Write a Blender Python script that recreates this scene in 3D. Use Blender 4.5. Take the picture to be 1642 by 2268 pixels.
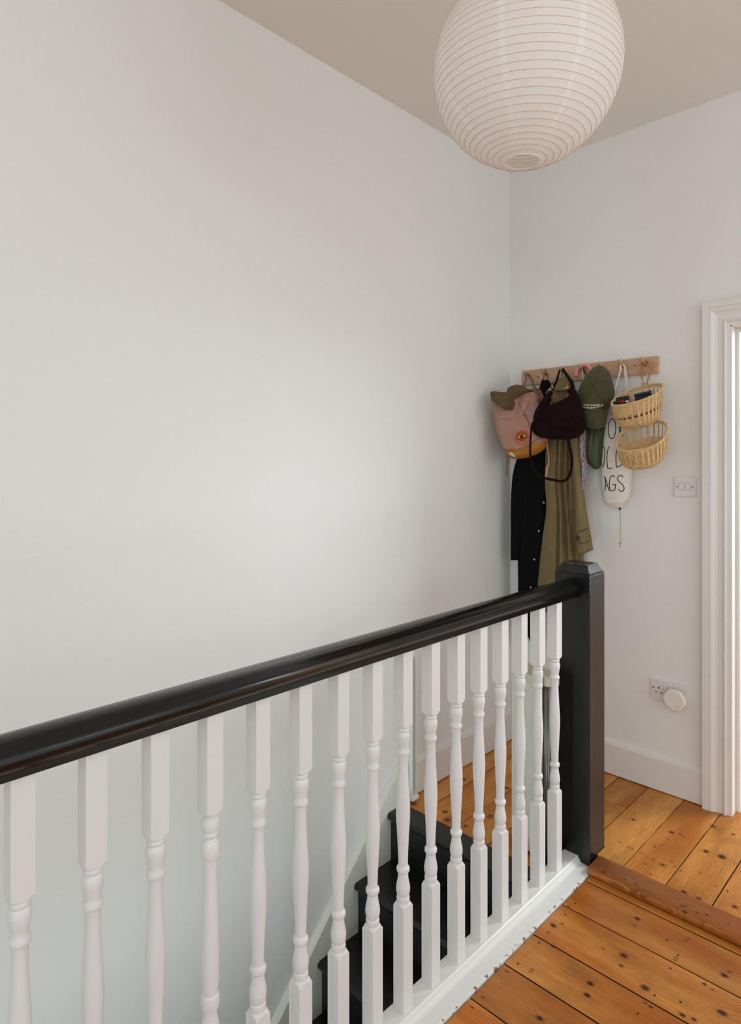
import bpy, bmesh, math, random
from mathutils import Vector, Matrix
from mathutils.bvhtree import BVHTree
random.seed(7)
C = bpy.context.scene.collection
for o in list(bpy.data.objects): bpy.data.objects.remove(o)
sc = bpy.context.scene

# ------------------------------------------------------------ camera, world, lights, exposure
F, CX, HY, H = 1418.6, 821.0, 1021.0, 1.426         # focal length and horizon in px, eye height
YAW = math.radians(44.3)
cam = bpy.data.cameras.new('camera'); cam_o = bpy.data.objects.new('camera', cam); C.objects.link(cam_o)
cam.sensor_fit = 'VERTICAL'; cam.sensor_height = 36; cam.sensor_width = 26.06
cam.lens = F / 2268 * 36; cam.shift_y = -(1134 - HY) / 2268
cam.clip_start = 0.02
cam_o.location = (0, 0, H); cam_o.rotation_euler = (math.pi / 2, 0, YAW)
sc.camera = cam_o

w = bpy.data.worlds.new('world'); sc.world = w; w.use_nodes = True
bg = w.node_tree.nodes['Background']
bg.inputs[0].default_value = (0.94, 0.98, 1.0, 1); bg.inputs[1].default_value = 1.04

def area(name, loc, target, sx, sy, power, col):
    l = bpy.data.lights.new(name, 'AREA'); l.shape = 'RECTANGLE'; l.size = sx; l.size_y = sy
    l.energy = power; l.color = col
    o = bpy.data.objects.new(name, l); C.objects.link(o); o.location = loc
    o.rotation_euler = (Vector(target) - Vector(loc)).to_track_quat('-Z', 'Y').to_euler()
    return o
# daylight of the landing window behind the camera
area('window_daylight', (2.6, -3.6, 1.9), (-1.0, 2.6, 1.3), 1.6, 1.6, 22, (1.0, 0.99, 0.975))
# daylight of the window in the room past the door
area('room_daylight', (1.1, 5.5, 1.5), (-0.3, 2.9, 1.3), 1.6, 1.5, 26, (0.93, 0.97, 1.0))
area('room_fill_lamp', (1.0, 4.5, 2.3), (-0.75, 2.5, 0.2), 1.0, 1.0, 68, (0.84, 0.93, 1.0))  # second lamp added in the room to brighten the landing floor and stair wall
# daylight of the side window on the right of the landing
area('side_window_daylight', (1.6, 2.05, 1.62), (-1.7, 1.9, 1.5), 1.3, 0.45, 5.0, (0.66, 0.87, 1.0))
# daylight coming up the stairwell
sw_l = area('stairwell_daylight', (-1.22, -0.95, -1.0), (-1.72, 1.75, 0.05), 0.3, 0.6, 2.4, (0.66, 0.92, 0.95))
sw_l.data.spread = math.radians(62)

vs = sc.view_settings; vs.view_transform = 'Standard'; vs.look = 'None'; vs.gamma = 1.0
vs.use_curve_mapping = False; vs.exposure = 0.16

# ------------------------------------------------------------ pixel -> world helpers
VD = Vector((-math.sin(YAW), math.cos(YAW), 0)); RD = Vector((math.cos(YAW), math.sin(YAW), 0))
EYE = Vector((0, 0, H))
def ray(px, py): return VD + RD * ((px - CX) / F) + Vector((0, 0, (HY - py) / F))
def PY(px, py, Y): d = ray(px, py); return EYE + d * (Y / d.y)
def PX(px, py, X): d = ray(px, py); return EYE + d * (X / d.x)
def PZ(px, py, Z): d = ray(px, py); return EYE + d * ((Z - H) / d.z)

# ------------------------------------------------------------ materials
def lin(c):
    return tuple((x / 12.92 if x <= 0.04045 else ((x + 0.055) / 1.055) ** 2.4) for x in [v / 255 for v in c]) + (1,)
class NT:
    def __init__(s, name):
        s.m = bpy.data.materials.new(name); s.m.use_nodes = True; s.t = s.m.node_tree
        s.b = s.t.nodes['Principled BSDF']
    def n(s, kind, **kw):
        x = s.t.nodes.new(kind)
        for k, v in kw.items(): setattr(x, k, v)
        return x
    def l(s, a, b): s.t.links.new(a, b)
    def math(s, op, a, b=None, c=None, clamp=False):
        x = s.n('ShaderNodeMath', operation=op); x.use_clamp = clamp
        for i, v in enumerate((a, b, c)):
            if v is None: continue
            if isinstance(v, (int, float)): x.inputs[i].default_value = v
            else: s.l(v, x.inputs[i])
        return x.outputs[0]
    def mix(s, f, a, b, bt='MIX'):
        x = s.n('ShaderNodeMix', data_type='RGBA', blend_type=bt)
        for i, v in ((0, f), (6, a), (7, b)):
            if isinstance(v, (int, float)): x.inputs[i].default_value = v
            elif isinstance(v, tuple): x.inputs[i].default_value = v
            else: s.l(v, x.inputs[i])
        return x.outputs[2]
    def noise(s, vec, scale, detail=3, rough=0.5, dist=0):
        x = s.n('ShaderNodeTexNoise'); x.inputs['Scale'].default_value = scale
        x.inputs['Detail'].default_value = detail; x.inputs['Roughness'].default_value = rough
        x.inputs['Distortion'].default_value = dist
        if vec is not None: s.l(vec, x.inputs['Vector'])
        return x.outputs[0]
    def mapr(s, v, a, b, c, d):
        x = s.n('ShaderNodeMapRange'); s.l(v, x.inputs[0])
        for i, k in enumerate((a, b, c, d)): x.inputs[i + 1].default_value = k
        return x.outputs[0]
    def pos(s): return s.n('ShaderNodeNewGeometry').outputs['Position']
    def bump(s, h, strength, dist=0.001):
        x = s.n('ShaderNodeBump'); x.inputs['Strength'].default_value = strength
        x.inputs['Distance'].default_value = dist; s.l(h, x.inputs['Height']); s.l(x.outputs[0], s.b.inputs['Normal'])
    def scaled(s, vec, sc_):
        x = s.n('ShaderNodeMapping'); x.inputs['Scale'].default_value = sc_; s.l(vec, x.inputs[0]); return x.outputs[0]

def mat(name, col, rough=0.5, metal=0, var=0.06, vscale=8, bump=0.15, bscale=60, bd=0.0008, sheen=0, spec=0.5, coat=0, stretch=(1, 1, 1)):
    m = NT(name); c = lin(col); p = m.scaled(m.pos(), stretch)
    n = m.noise(p, vscale, 4)
    dark = tuple(x * (1 - var) for x in c[:3]) + (1,); lite = tuple(min(1, x * (1 + var)) for x in c[:3]) + (1,)
    m.l(m.mix(m.mapr(n, 0.3, 0.7, 0, 1), dark, lite), m.b.inputs['Base Color'])
    m.b.inputs['Roughness'].default_value = rough; m.b.inputs['Metallic'].default_value = metal
    m.b.inputs['Specular IOR Level'].default_value = spec
    if sheen: m.b.inputs['Sheen Weight'].default_value = sheen
    if coat: m.b.inputs['Coat Weight'].default_value = coat; m.b.inputs['Coat Roughness'].default_value = 0.12
    if bump: m.bump(m.noise(p, bscale, 4), bump, bd)
    return m.m

def wall_mat(name, col):
    m = NT(name); c = lin(col); p = m.pos()
    n = m.noise(p, 0.9, 3); base = m.mix(m.mapr(n, 0.3, 0.7, 0, 1), tuple(x * 0.985 for x in c[:3]) + (1,), c)
    # small scuffs and hairline marks
    v = m.noise(m.scaled(p, (14, 14, 40)), 1.0, 6, 0.7)
    s = m.mapr(v, 0.735, 0.76, 0, 0.32)
    base = m.mix(s, base, lin((150, 142, 130)))
    m.l(base, m.b.inputs['Base Color']); m.b.inputs['Roughness'].default_value = 0.72
    m.b.inputs['Specular IOR Level'].default_value = 0.3
    m.bump(m.noise(p, 26, 5, 0.6), 0.12, 0.002)
    return m.m

def board_mat(name, along, spots, tone=0):
    """varnished old pine; along = axis of the grain; spots = (x, y, rx, ry, strength) of real knots and nail marks"""
    m = NT(name); p = m.pos(); sx = m.n('ShaderNodeSeparateXYZ'); m.l(p, sx.inputs[0])
    rnd = m.n('ShaderNodeObjectInfo').outputs['Random']
    a, b = (sx.outputs[0], sx.outputs[1]) if along == 'x' else (sx.outputs[1], sx.outputs[0])
    a2 = m.math('ADD', a, m.math('MULTIPLY', rnd, 31.0)); b2 = m.math('ADD', b, m.math('MULTIPLY', rnd, 17.0))
    # knots and nail marks
    dark = None; warp = None
    for (kx, ky, rx, ry, st) in spots:
        dx = m.math('MULTIPLY', m.math('SUBTRACT', sx.outputs[0], kx), 1 / rx)
        dy = m.math('MULTIPLY', m.math('SUBTRACT', sx.outputs[1], ky), 1 / ry)
        d2 = m.math('ADD', m.math('MULTIPLY', dx, dx), m.math('MULTIPLY', dy, dy))
        k = m.math('MULTIPLY', m.math('DIVIDE', 1.0, m.math('ADD', 1.0, m.math('MULTIPLY', m.math('MULTIPLY', d2, d2), d2))), st)
        dark = k if dark is None else m.math('MAXIMUM', dark, k)
        if st > 0.7:
            g = m.math('DIVIDE', 1.0, m.math('ADD', 1.0, m.math('MULTIPLY', d2, 0.16)))
            warp = g if warp is None else m.math('ADD', warp, g)
    cmb = m.n('ShaderNodeCombineXYZ')
    m.l(m.math('MULTIPLY', a2, 1.6), cmb.inputs[0]); m.l(m.math('MULTIPLY', b2, 9.0), cmb.inputs[1])
    n1 = m.noise(cmb.outputs[0], 1.0, 3, 0.5)
    f = m.math('ADD', m.math('MULTIPLY', b2, 900.0), m.math('MULTIPLY', n1, 60.0))
    if warp is not None: f = m.math('ADD', f, m.math('MULTIPLY', warp, 17.0))
    ring = m.math('MULTIPLY_ADD', m.math('SINE', f), 0.5, 0.5)
    cmb2 = m.n('ShaderNodeCombineXYZ')
    m.l(m.math('MULTIPLY', a2, 7.0), cmb2.inputs[0]); m.l(m.math('MULTIPLY', b2, 330.0), cmb2.inputs[1])
    fine = m.noise(cmb2.outputs[0], 1.0, 4, 0.6)
    broad = m.noise(cmb.outputs[0], 0.55, 3, 0.5)
    t = tone
    c1 = lin((240 + t, 162 + t, 84)); c2 = lin((196 + t, 108 + t, 40)); c3 = lin((126 + t, 64 + t, 20))
    col = m.mix(m.mapr(broad, 0.42, 0.60, 0, 1), c2, c1)
    cmb3 = m.n('ShaderNodeCombineXYZ')
    m.l(m.math('MULTIPLY', a2, 2.6), cmb3.inputs[0]); m.l(m.math('MULTIPLY', b2, 7.0), cmb3.inputs[1])
    patch_ = m.noise(cmb3.outputs[0], 1.7, 4, 0.6)
    ringk = m.mapr(patch_, 0.35, 0.65, 0.16, 0.6)
    col = m.mix(m.math('MULTIPLY', m.math('POWER', ring, 2.2), ringk), col, c3)
    col = m.mix(m.mapr(m.noise(cmb3.outputs[0], 0.9, 5, 0.65), 0.5, 0.72, 0.0, 0.62), col, lin((138 + t, 72 + t, 22)))
    col = m.mix(m.mapr(fine, 0.35, 0.68, 0.5, 0.0), col, c3)
    shade = m.mapr(rnd, 0, 1, 0.74, 1.06)
    hsv = m.n('ShaderNodeHueSaturation'); m.l(shade, hsv.inputs['Value']); m.l(col, hsv.inputs['Color']); col = hsv.outputs[0]
    # grimy worn patches
    g = m.noise(p, 5.0, 5, 0.65)
    col = m.mix(m.mapr(g, 0.56, 0.75, 0, 0.5), col, lin((112, 76, 42)))
    # scattered small worm holes and tack marks
    vo = m.n('ShaderNodeTexVoronoi'); vo.inputs['Scale'].default_value = 26; m.l(p, vo.inputs['Vector'])
    sel = m.math('GREATER_THAN', m.noise(p, 9.0, 2), 0.60)
    dots = m.math('MULTIPLY', m.math('LESS_THAN', vo.outputs['Distance'], 0.055), sel)
    col = m.mix(m.math('MULTIPLY', dots, 0.75), col, lin((48, 26, 12)))
    if dark is not None:
        halo = m.math('POWER', dark, 0.55); col = m.mix(m.math('MULTIPLY', halo, 0.45), col, lin((146, 66, 18)))
    if dark is not None: col = m.mix(m.math('MINIMUM', m.math('MULTIPLY', dark, 1.05), 0.97), col, lin((44, 16, 6)))
    m.l(col, m.b.inputs['Base Color'])
    m.l(m.mapr(g, 0.35, 0.7, 0.28, 0.45), m.b.inputs['Roughness']); m.b.inputs['Specular IOR Level'].default_value = 0.32
    m.bump(m.math('ADD', m.math('MULTIPLY', fine, 0.4), m.math('MULTIPLY', broad, 1.6)), 0.22, 0.0012)
    return m.m

M_wall = wall_mat('wall_paint', (232, 230, 226)); M_ceil = wall_mat('ceiling_paint', (234, 227, 217))
M_trim = mat('satin_trim_paint', (228, 224, 219), 0.35, var=0.02, vscale=3, bump=0.2, bscale=14, bd=0.0015)
M_white = mat('gloss_white_paint', (221, 219, 218), 0.3, var=0.025, vscale=10, bump=0.2, bscale=30, bd=0.001, stretch=(1, 1, 0.25))
M_black = mat('black_gloss_paint', (17, 16, 16), 0.2, spec=0.4, var=0.2, bump=0.3, bscale=16, bd=0.0012, stretch=(1, 0.25, 1))
M_newel = mat('black_satin_paint', (18, 17, 17), 0.33, var=0.25, bump=0.35, bscale=60, bd=0.0008, stretch=(1, 1, 0.12))
M_stair = mat('black_stair_paint', (20, 19, 21), 0.36, var=0.4, vscale=14, bump=0.35, bscale=22, bd=0.0015)
M_dark = mat('dark_subfloor', (22, 14, 8), 0.9)

# ------------------------------------------------------------ mesh helpers
def mesh_obj(name, verts, faces, m, parent=None, smooth=False):
    me = bpy.data.meshes.new(name); me.from_pydata([tuple(v) for v in verts], [], faces); me.update()
    if smooth:
        for p in me.polygons: p.use_smooth = True
    me.materials.append(m); o = bpy.data.objects.new(name, me); C.objects.link(o)
    if parent: attach(o, parent)
    return o
def attach(o, parent):
    o.parent = parent; o.matrix_parent_inverse = Matrix.LocRotScale(world_loc(parent), None, None).inverted()
    return o
def world_loc(p):
    v = Vector(p.location)
    return v
def thing(name, loc, label, cat, group=None):
    o = bpy.data.objects.new(name, None); o.empty_display_size = 0.05; C.objects.link(o); o.location = loc
    tag(o, label, cat, group); return o
def tag(o, label=None, cat=None, group=None, kind=None):
    if label: o['label'] = label
    if cat: o['category'] = cat
    if group: o['group'] = group
    if kind: o['kind'] = kind
    return o
def bm_obj(name, bm, m, parent=None, smooth=False):
    bmesh.ops.recalc_face_normals(bm, faces=bm.faces)
    me = bpy.data.meshes.new(name); bm.to_mesh(me); bm.free()
    if smooth:
        for p in me.polygons: p.use_smooth = True
    me.materials.append(m); o = bpy.data.objects.new(name, me); C.objects.link(o)
    if parent: attach(o, parent)
    return o
def add_box(bm, a, b, bev=0):
    r = bmesh.ops.create_cube(bm, size=1)
    a, b = Vector(a), Vector(b); c = (a + b) / 2; d = b - a
    for v in r['verts']: v.co = Vector((v.co.x * d.x, v.co.y * d.y, v.co.z * d.z)) + c
    if bev:
        es = list({e for v in r['verts'] for e in v.link_edges})
        bmesh.ops.bevel(bm, geom=es, offset=bev, segments=2, affect='EDGES', profile=0.6)
def box(name, a, b, m, parent=None, bev=0):
    bm = bmesh.new(); add_box(bm, a, b, bev); return bm_obj(name, bm, m, parent)
def boxes(name, lst, m, parent=None, bev=0):
    bm = bmesh.new()
    for a, b in lst: add_box(bm, a, b, bev)
    return bm_obj(name, bm, m, parent)
def prism(name, prof, axis, a, b, m, parent=None, smooth=False):
    """extrude a 2D profile: axis y -> prof is (x,z); axis x -> (y,z); axis z -> (x,y)"""
    vs_, n = [], len(prof)
    for t in (a, b):
        for (u, v) in prof:
            vs_.append({'y': (u, t, v), 'x': (t, u, v), 'z': (u, v, t)}[axis])
    fs = [[i, (i + 1) % n, n + (i + 1) % n, n + i] for i in range(n)] + [list(range(n))[::-1], list(range(n, 2 * n))]
    bm = bmesh.new(); vv = [bm.verts.new(v) for v in vs_]
    for f in fs: bm.faces.new([vv[i] for i in f])
    o = bm_obj(name, bm, m, parent)
    if smooth:
        for p in o.data.polygons: p.use_smooth = len(p.vertices) == 4
    return o
def catmull(pts, n):
    pts = [tuple(map(float, p)) for p in pts]; out = []; k = len(pts) - 1
    for j in range(n + 1):
        t = j / n * k; i = min(int(t), k - 1); u = t - i
        p0 = pts[max(i - 1, 0)]; p1 = pts[i]; p2 = pts[i + 1]; p3 = pts[min(i + 2, k)]
        out.append(tuple(0.5 * ((2 * b) + (-a + c) * u + (2 * a - 5 * b + 4 * c - d) * u * u + (-a + 3 * b - 3 * c + d) * u ** 3)
                         for a, b, c, d in zip(p0, p1, p2, p3)))
    return out
def grid_faces(nr, na, off=0, close=True, caps=True):
    fs = []
    for i in range(nr - 1):
        for j in range(na if close else na - 1):
            k = (j + 1) % na
            fs.append([off + i * na + j, off + i * na + k, off + (i + 1) * na + k, off + (i + 1) * na + j])
    if caps:
        fs.append([off + j for j in range(na)][::-1]); fs.append([off + (nr - 1) * na + j for j in range(na)])
    return fs
def tube_data(pts, r, sides=8, closed=False, flat=None, nrm=None):
    """sweep; flat=(w,t) gives a ribbon whose thin direction follows nrm"""
    pts = [Vector(p) for p in pts]; vs_, n = [], len(pts); last = None
    for i, p in enumerate(pts):
        if closed: t = pts[(i + 1) % n] - pts[i - 1]
        else: t = pts[min(i + 1, n - 1)] - pts[max(i - 1, 0)]
        if t.length < 1e-9: t = Vector((0, 0, 1))
        t.normalize()
        ref = Vector(nrm) if nrm is not None else (last if last is not None else (Vector((0, 0, 1)) if abs(t.z) < 0.9 else Vector((1, 0, 0))))
        a = ref - t * ref.dot(t)
        if a.length < 1e-5: a = Vector((1, 0.3, 0.2)) - t * t.dot(Vector((1, 0.3, 0.2)))
        a.normalize(); last = a; b = t.cross(a)
        rr = r[i] if isinstance(r, (list, tuple)) else r
        if flat:
            fw = flat[0][i] if isinstance(flat[0], (list, tuple)) else flat[0]
            for (u, v) in ((1, 1), (-1, 1), (-1, -1), (1, -1)): vs_.append(p + b * (fw / 2 * u) + a * (flat[1] / 2 * v))
        else:
            for k in range(sides):
                q = 2 * math.pi * k / sides; vs_.append(p + a * (rr * math.cos(q)) + b * (rr * math.sin(q)))
    s = 4 if flat else sides; fs = grid_faces(n, s, 0, True, not closed)
    if closed:
        for j in range(s):
            k = (j + 1) % s; fs.append([(n - 1) * s + j, (n - 1) * s + k, k, j])
    return vs_, fs
def tube(name, pts, r, m, parent=None, sides=8, closed=False, flat=None, nrm=None, smooth=True):
    v, f = tube_data(pts, r, sides, closed, flat, nrm); bm = bmesh.new(); vv = [bm.verts.new(x) for x in v]
    for q in f:
        try: bm.faces.new([vv[i] for i in q])
        except ValueError: pass
    return bm_obj(name, bm, m, parent, smooth and not flat)
def loft(name, rows, m, parent=None, na=40, nl=40, fold=None, power=0.8, smooth=True):
    """rows: (Lpx, Lpy, Ly, Rpx, Rpy, Ry, halfdepth): left and right edge points and half thickness; a closed puffy skin"""
    rr = []
    for q in rows:
        L = PY(q[0], q[1], q[2]); R = PY(q[3], q[4], q[5]); rr.append(tuple(L) + tuple(R) + (q[6],))
    rr = catmull(rr, nl); vs_ = []
    for i, q in enumerate(rr):
        L, R, d = Vector(q[:3]), Vector(q[3:6]), max(q[6], 0.001); c = (L + R) / 2; a = (R - L) / 2
        nd = Vector((-a.z * 0, -1, 0)); nd = Vector((a.y, -a.x, 0)); 
        nd = nd.normalized() if nd.length > 1e-6 and abs(a.x) > abs(a.z) * 0.4 else Vector((0, -1, 0))
        if nd.y > 0: nd = -nd
        for j in range(na):
            t = 2 * math.pi * j / na; cs, sn = math.cos(t), math.sin(t)
            x = math.copysign(abs(cs) ** power, cs); y = math.copysign(abs(sn) ** power, sn)
            k = fold(i / nl, t) if fold else 0
            vs_.append(c + a * (-x) * (1 + k * 0.15) + nd * (y * d + k * d * abs(sn)))
    bm = bmesh.new(); vv = [bm.verts.new(x) for x in vs_]
    for f in grid_faces(len(rr), na): bm.faces.new([vv[i] for i in f])
    return bm_obj(name, bm, m, parent, smooth)
def join_data(name, parts, m, parent=None, smooth=True):
    vs_, fs = [], []
    for v, f in parts:
        o = len(vs_); vs_ += list(v); fs += [[i + o for i in q] for q in f]
    bm = bmesh.new(); vv = [bm.verts.new(x) for x in vs_]
    for q in fs:
        try: bm.faces.new([vv[i] for i in q])
        except ValueError: pass
    return bm_obj(name, bm, m, parent, smooth)
def merge(objs):
    """fold several mesh objects into the first one"""
    base = objs[0]; bm = bmesh.new(); bm.from_mesh(base.data)
    for o in objs[1:]:
        bm.from_mesh(o.data); bpy.data.objects.remove(o)
    bm.to_mesh(base.data); bm.free(); return base
def bvh(*objs):
    vs_, fs = [], []
    for o in objs:
        k = len(vs_); vs_ += [v.co.copy() for v in o.data.vertices]
        fs += [[i + k for i in p.vertices] for p in o.data.polygons]
    return BVHTree.FromPolygons(vs_, fs)
def drape(px, py, tree, off, Y):
    d = ray(px, py).normalized(); h = tree.ray_cast(EYE, d)
    if h[0] is None: return PY(px, py, Y)
    return h[0] - d * off
def stroke(name, pts, tree, m, parent, w_=0.003, off=0.0015, Y=2.7, n=24, th=0.001, closed=False):
    q = catmull(pts, n); P3 = [drape(x, y, tree, off, Y) for x, y in q]
    return tube_data(P3, 0, flat=(w_, th), nrm=(0, -1, 0), closed=closed)
def text_data(s, fn, size=1.0, bold=0.0):
    cu = bpy.data.curves.new('txt', 'FONT'); cu.body = s; cu.size = size; cu.offset = bold; cu.resolution_u = 3
    o = bpy.data.objects.new('txt', cu); C.objects.link(o); dg = bpy.context.evaluated_depsgraph_get(); dg.update()
    me = bpy.data.meshes.new_from_object(o.evaluated_get(dg)); bpy.data.objects.remove(o)
    xs = [v.co.x for v in me.vertices]; x0, x1 = min(xs), max(xs)
    v = [fn((c.co.x - x0) / (x1 - x0), c.co.y) for c in me.vertices]
    f = [list(p.vertices) for p in me.polygons]; bpy.data.meshes.remove(me); return v, f
def flat_obj(name, parts, m, parent=None):
    vs_, fs = [], []
    for v, f in parts:
        o = len(vs_); vs_ += list(v); fs += [[i + o for i in q] for q in f]
    return mesh_obj(name, vs_, fs, m, parent)

# ============================================================ STRUCTURE
XL, YF, ZC = -1.789, 2.866, 2.908          # left wall, far wall, ceiling
XR, YB = 1.35, -1.6
XO, XO2, ZD = -0.755, 0.02, 1.965           # door opening
tag(box('wall_left', (XL - 0.1, YB, -3.0), (XL, YF + 0.1, ZC + 0.1), M_wall), kind='structure')
tag(boxes('wall_far', [((XL, YF, -0.2), (XO - 0.012, YF + 0.14, ZC + 0.1)), ((XO2 + 0.012, YF, -0.2), (XR, YF + 0.14, ZC + 0.1)),
                       ((XO - 0.012, YF, ZD + 0.012), (XO2 + 0.012, YF + 0.14, ZC + 0.1))], M_wall), kind='structure')
tag(box('ceiling', (XL - 0.1, YB, ZC), (XR, YF + 0.1, ZC + 0.1), M_ceil), kind='structure')
tag(boxes('wall_back_blocker', [((XL, YB, -3.0), (-1.07, YB + 0.05, ZC))], M_wall), kind='structure')  # unseen stairwell end wall, added to keep light off the left wall
tag(boxes('floor.002', [((XL, YB, -3.05), (-1.07, 2.1, -3.0))], M_dark), kind='structure')
# the room past the door
tag(boxes('wall_room', [((-2.6, 5.6, -0.1), (1.9, 5.7, 2.7)), ((-2.7, 3.01, -0.1), (-2.6, 5.7, 2.7)), ((-2.6, 3.01, 2.6), (1.9, 5.7, 2.7))], M_wall), kind='structure')

# door lining, stop and moulded architrave
M_jamb = M_trim
dl = tag(boxes('door_1', [((XO - 0.012, YF - 0.018, -0.005), (XO, YF + 0.145, ZD + 0.012)), ((XO2, YF - 0.018, -0.005), (XO2 + 0.012, YF + 0.145, ZD + 0.012)),
                          ((XO - 0.012, YF - 0.018, ZD), (XO2 + 0.012, YF + 0.145, ZD + 0.012))], M_jamb, bev=0.001), kind='structure')
boxes('door_stop', [((XO, YF + 0.035, 0), (XO + 0.014, YF + 0.075, ZD - 0.0)), ((XO2 - 0.014, YF + 0.035, 0), (XO2, YF + 0.075, ZD)),
                    ((XO + 0.014, YF + 0.035, ZD - 0.014), (XO2 - 0.014, YF + 0.075, ZD))], M_jamb, dl, bev=0.002)
# architrave profile: distance from opening u, proud of wall w
AP = [(0.0, 0.0), (0.0, 0.018), (0.012, 0.019), (0.014, 0.026), (0.018, 0.029), (0.022, 0.027), (0.026, 0.021), (0.045, 0.0205), (0.055, 0.024), (0.064, 0.031),
      (0.072, 0.033), (0.078, 0.030), (0.080, 0.034), (0.101, 0.034), (0.102, 0.0)]
def mitre_frame(name, prof, m, parent):
    vs_ = []; n = len(prof)
    for st in range(4):
        for (u, v) in prof:
            if st == 0: vs_.append((XO - 0.006 - u, YF - v, -0.004))
            if st == 1: vs_.append((XO - 0.006 - u, YF - v, ZD + 0.006 + u))
            if st == 2: vs_.append((XO2 + 0.006 + u, YF - v, ZD + 0.006 + u))
            if st == 3: vs_.append((XO2 + 0.006 + u, YF - v, -0.004))
    return mesh_obj(name, vs_, grid_faces(4, n), m, parent)
mitre_frame('architrave', AP, M_trim, dl)

# skirting boards
def skirt_prof(): return [(0, 0.004), (0.018, 0.004), (0.018, 0.135), (0.013, 0.148), (0.004, 0.157), (0, 0.158)]
tag(prism('baseboard_left', [(XL + a, b) for a, b in skirt_prof()], 'y', 2.035, YF, M_trim), kind='structure')
tag(prism('baseboard_far', [(YF - a, b) for a, b in skirt_prof()], 'x', XL + 0.018, XO - 0.108, M_trim), kind='structure')

# ---- floors
def spot(px, py, z, rx, ry, st): p = PZ(px, py, z); return (p.x, p.y, rx, ry, st)
near_k = []
for (x, y, r, st) in [(578, 128, 1, .95), (628, 118, .5, .8), (1055, 88, 1, .9), (1040, 128, .5, .7), (978, 298, 1.2, .9), (963, 355, .7, .75), (787, 456, 1.0, .95),
                      (770, 522, 1.0, .95), (1098, 482, 1.3, .85), (502, 652, 1, .92), (1548, 410, 1.1, .9), (1578, 390, .6, .7), (1535, 622, 1.3, .9), (1130, 588, .6, .9),
                      (1310, 635, .8, .95), (1435, 460, .6, .95), (1375, 660, .7, .9)]:
    p = PZ(1000 + x / 2.558, 2000 + y / 2.558, -0.03); near_k.append((p.x, p.y, 0.009 * r, 0.0065 * r, st))
for (x, y) in [(575, 247), (1330, 212), (1345, 200), (178, 533), (315, 388), (118, 592), (450, 390), (460, 377), (860, 258), (1100, 566), (1170, 0), (1275, 310), (1268, 322), (1480, 490)]:
    p = PZ(1000 + x / 2.558, 2000 + y / 2.558, -0.03); near_k.append((p.x, p.y, 0.006, 0.0028, .65))
upper_k = []
for (x, y, r, st) in [(945, 288, 1, .9), (1030, 305, .6, .8), (855, 615, 1, .75), (1290, 480, 1.1, .95), (1450, 535, 1.5, .95), (1365, 230, 1, .85), (1565, 310, .7, .8),
                      (1068, 890, 1, .95), (1215, 955, 1, .8), (1580, 1035, 1, .85), (560, 160, .9, .75)]:
    p = PZ(1280 + x / 4.536, 1780 + y / 4.536, 0); upper_k.append((p.x, p.y, 0.0085 * r, 0.008 * r, st))
for (x, y) in [(512, 438), (550, 455), (775, 430), (845, 415), (635, 495), (757, 565), (677, 605), (975, 628), (1035, 675), (945, 582), (1070, 330), (422, 388), (905, 355), (735, 708), (1237, 700)]:
    p = PZ(1280 + x / 4.536, 1780 + y / 4.536, 0); upper_k.append((p.x, p.y, 0.004, 0.004, .65))
for (x, y, r) in [(215, 1055, 1.4), (625, 1160, 1), (650, 1265, 1.2), (865, 735, 1), (1425, 850, 1), (1215, 1215, .9), (885, 1345, .8), (1190, 1240, .6)]:
    p = PZ(880 + x / 5.864, 1600 + y / 5.864, 0); upper_k.append((p.x, p.y, 0.011 * r, 0.010 * r, .75))
nose_k = []
for (x, y) in [(585, 800), (545, 852), (1050, 1020), (1085, 1020), (1075, 1072), (1200, 1085), (1290, 1108), (1245, 1185), (1515, 1200), (475, 745), (265, 680), (1300, 1112), (1255, 1195)]:
    p = PZ(1280 + x / 4.536, 1780 + y / 4.536, 0.004); nose_k.append((p.x, p.y, 0.006, 0.003, .72))
M_bx = board_mat('pine_boards_landing', 'x', near_k, 8); M_by = board_mat('pine_boards_upper', 'y', upper_k, 16)
M_bn = board_mat('pine_nosing', 'x', nose_k, -6)

floor_up = tag(boxes('floor', [((XL, 2.0, -0.2), (-1.13, YF, -0.02)), ((-1.13, 2.22, -0.2), (XR, YF, -0.02)), ((-2.6, YF, -0.2), (1.9, 5.6, -0.02))], M_dark), kind='structure')
floor_lo = tag(box('floor.001', (-1.07, YB, -0.24), (XR, 2.22, -0.052), M_dark), kind='structure')
def plank(x0, x1, y0, y1, z, m, parent, g=0.0016, t=0.019):
    z += random.uniform(-0.0008, 0.0008)
    o = box('plank', (x0 + g, y0 + g, z - t), (x1 - g, y1 - g, z), m, parent, bev=0.0008)
    o.data.materials.append(M_dark)          # grimy sawn edges down in the joints
    for p in o.data.polygons:
        if abs(p.normal.z) < 0.2: p.material_index = 1
    return o
ujx = [XL, -1.67, -1.505, -1.349, -1.2156, -1.0835, -0.937, -0.794, -0.650, -0.505, -0.36, -0.215, -0.07, 0.075, 0.22, 0.365, 0.51, 0.655, 0.8, 0.945, 1.09, 1.235, XR]
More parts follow.
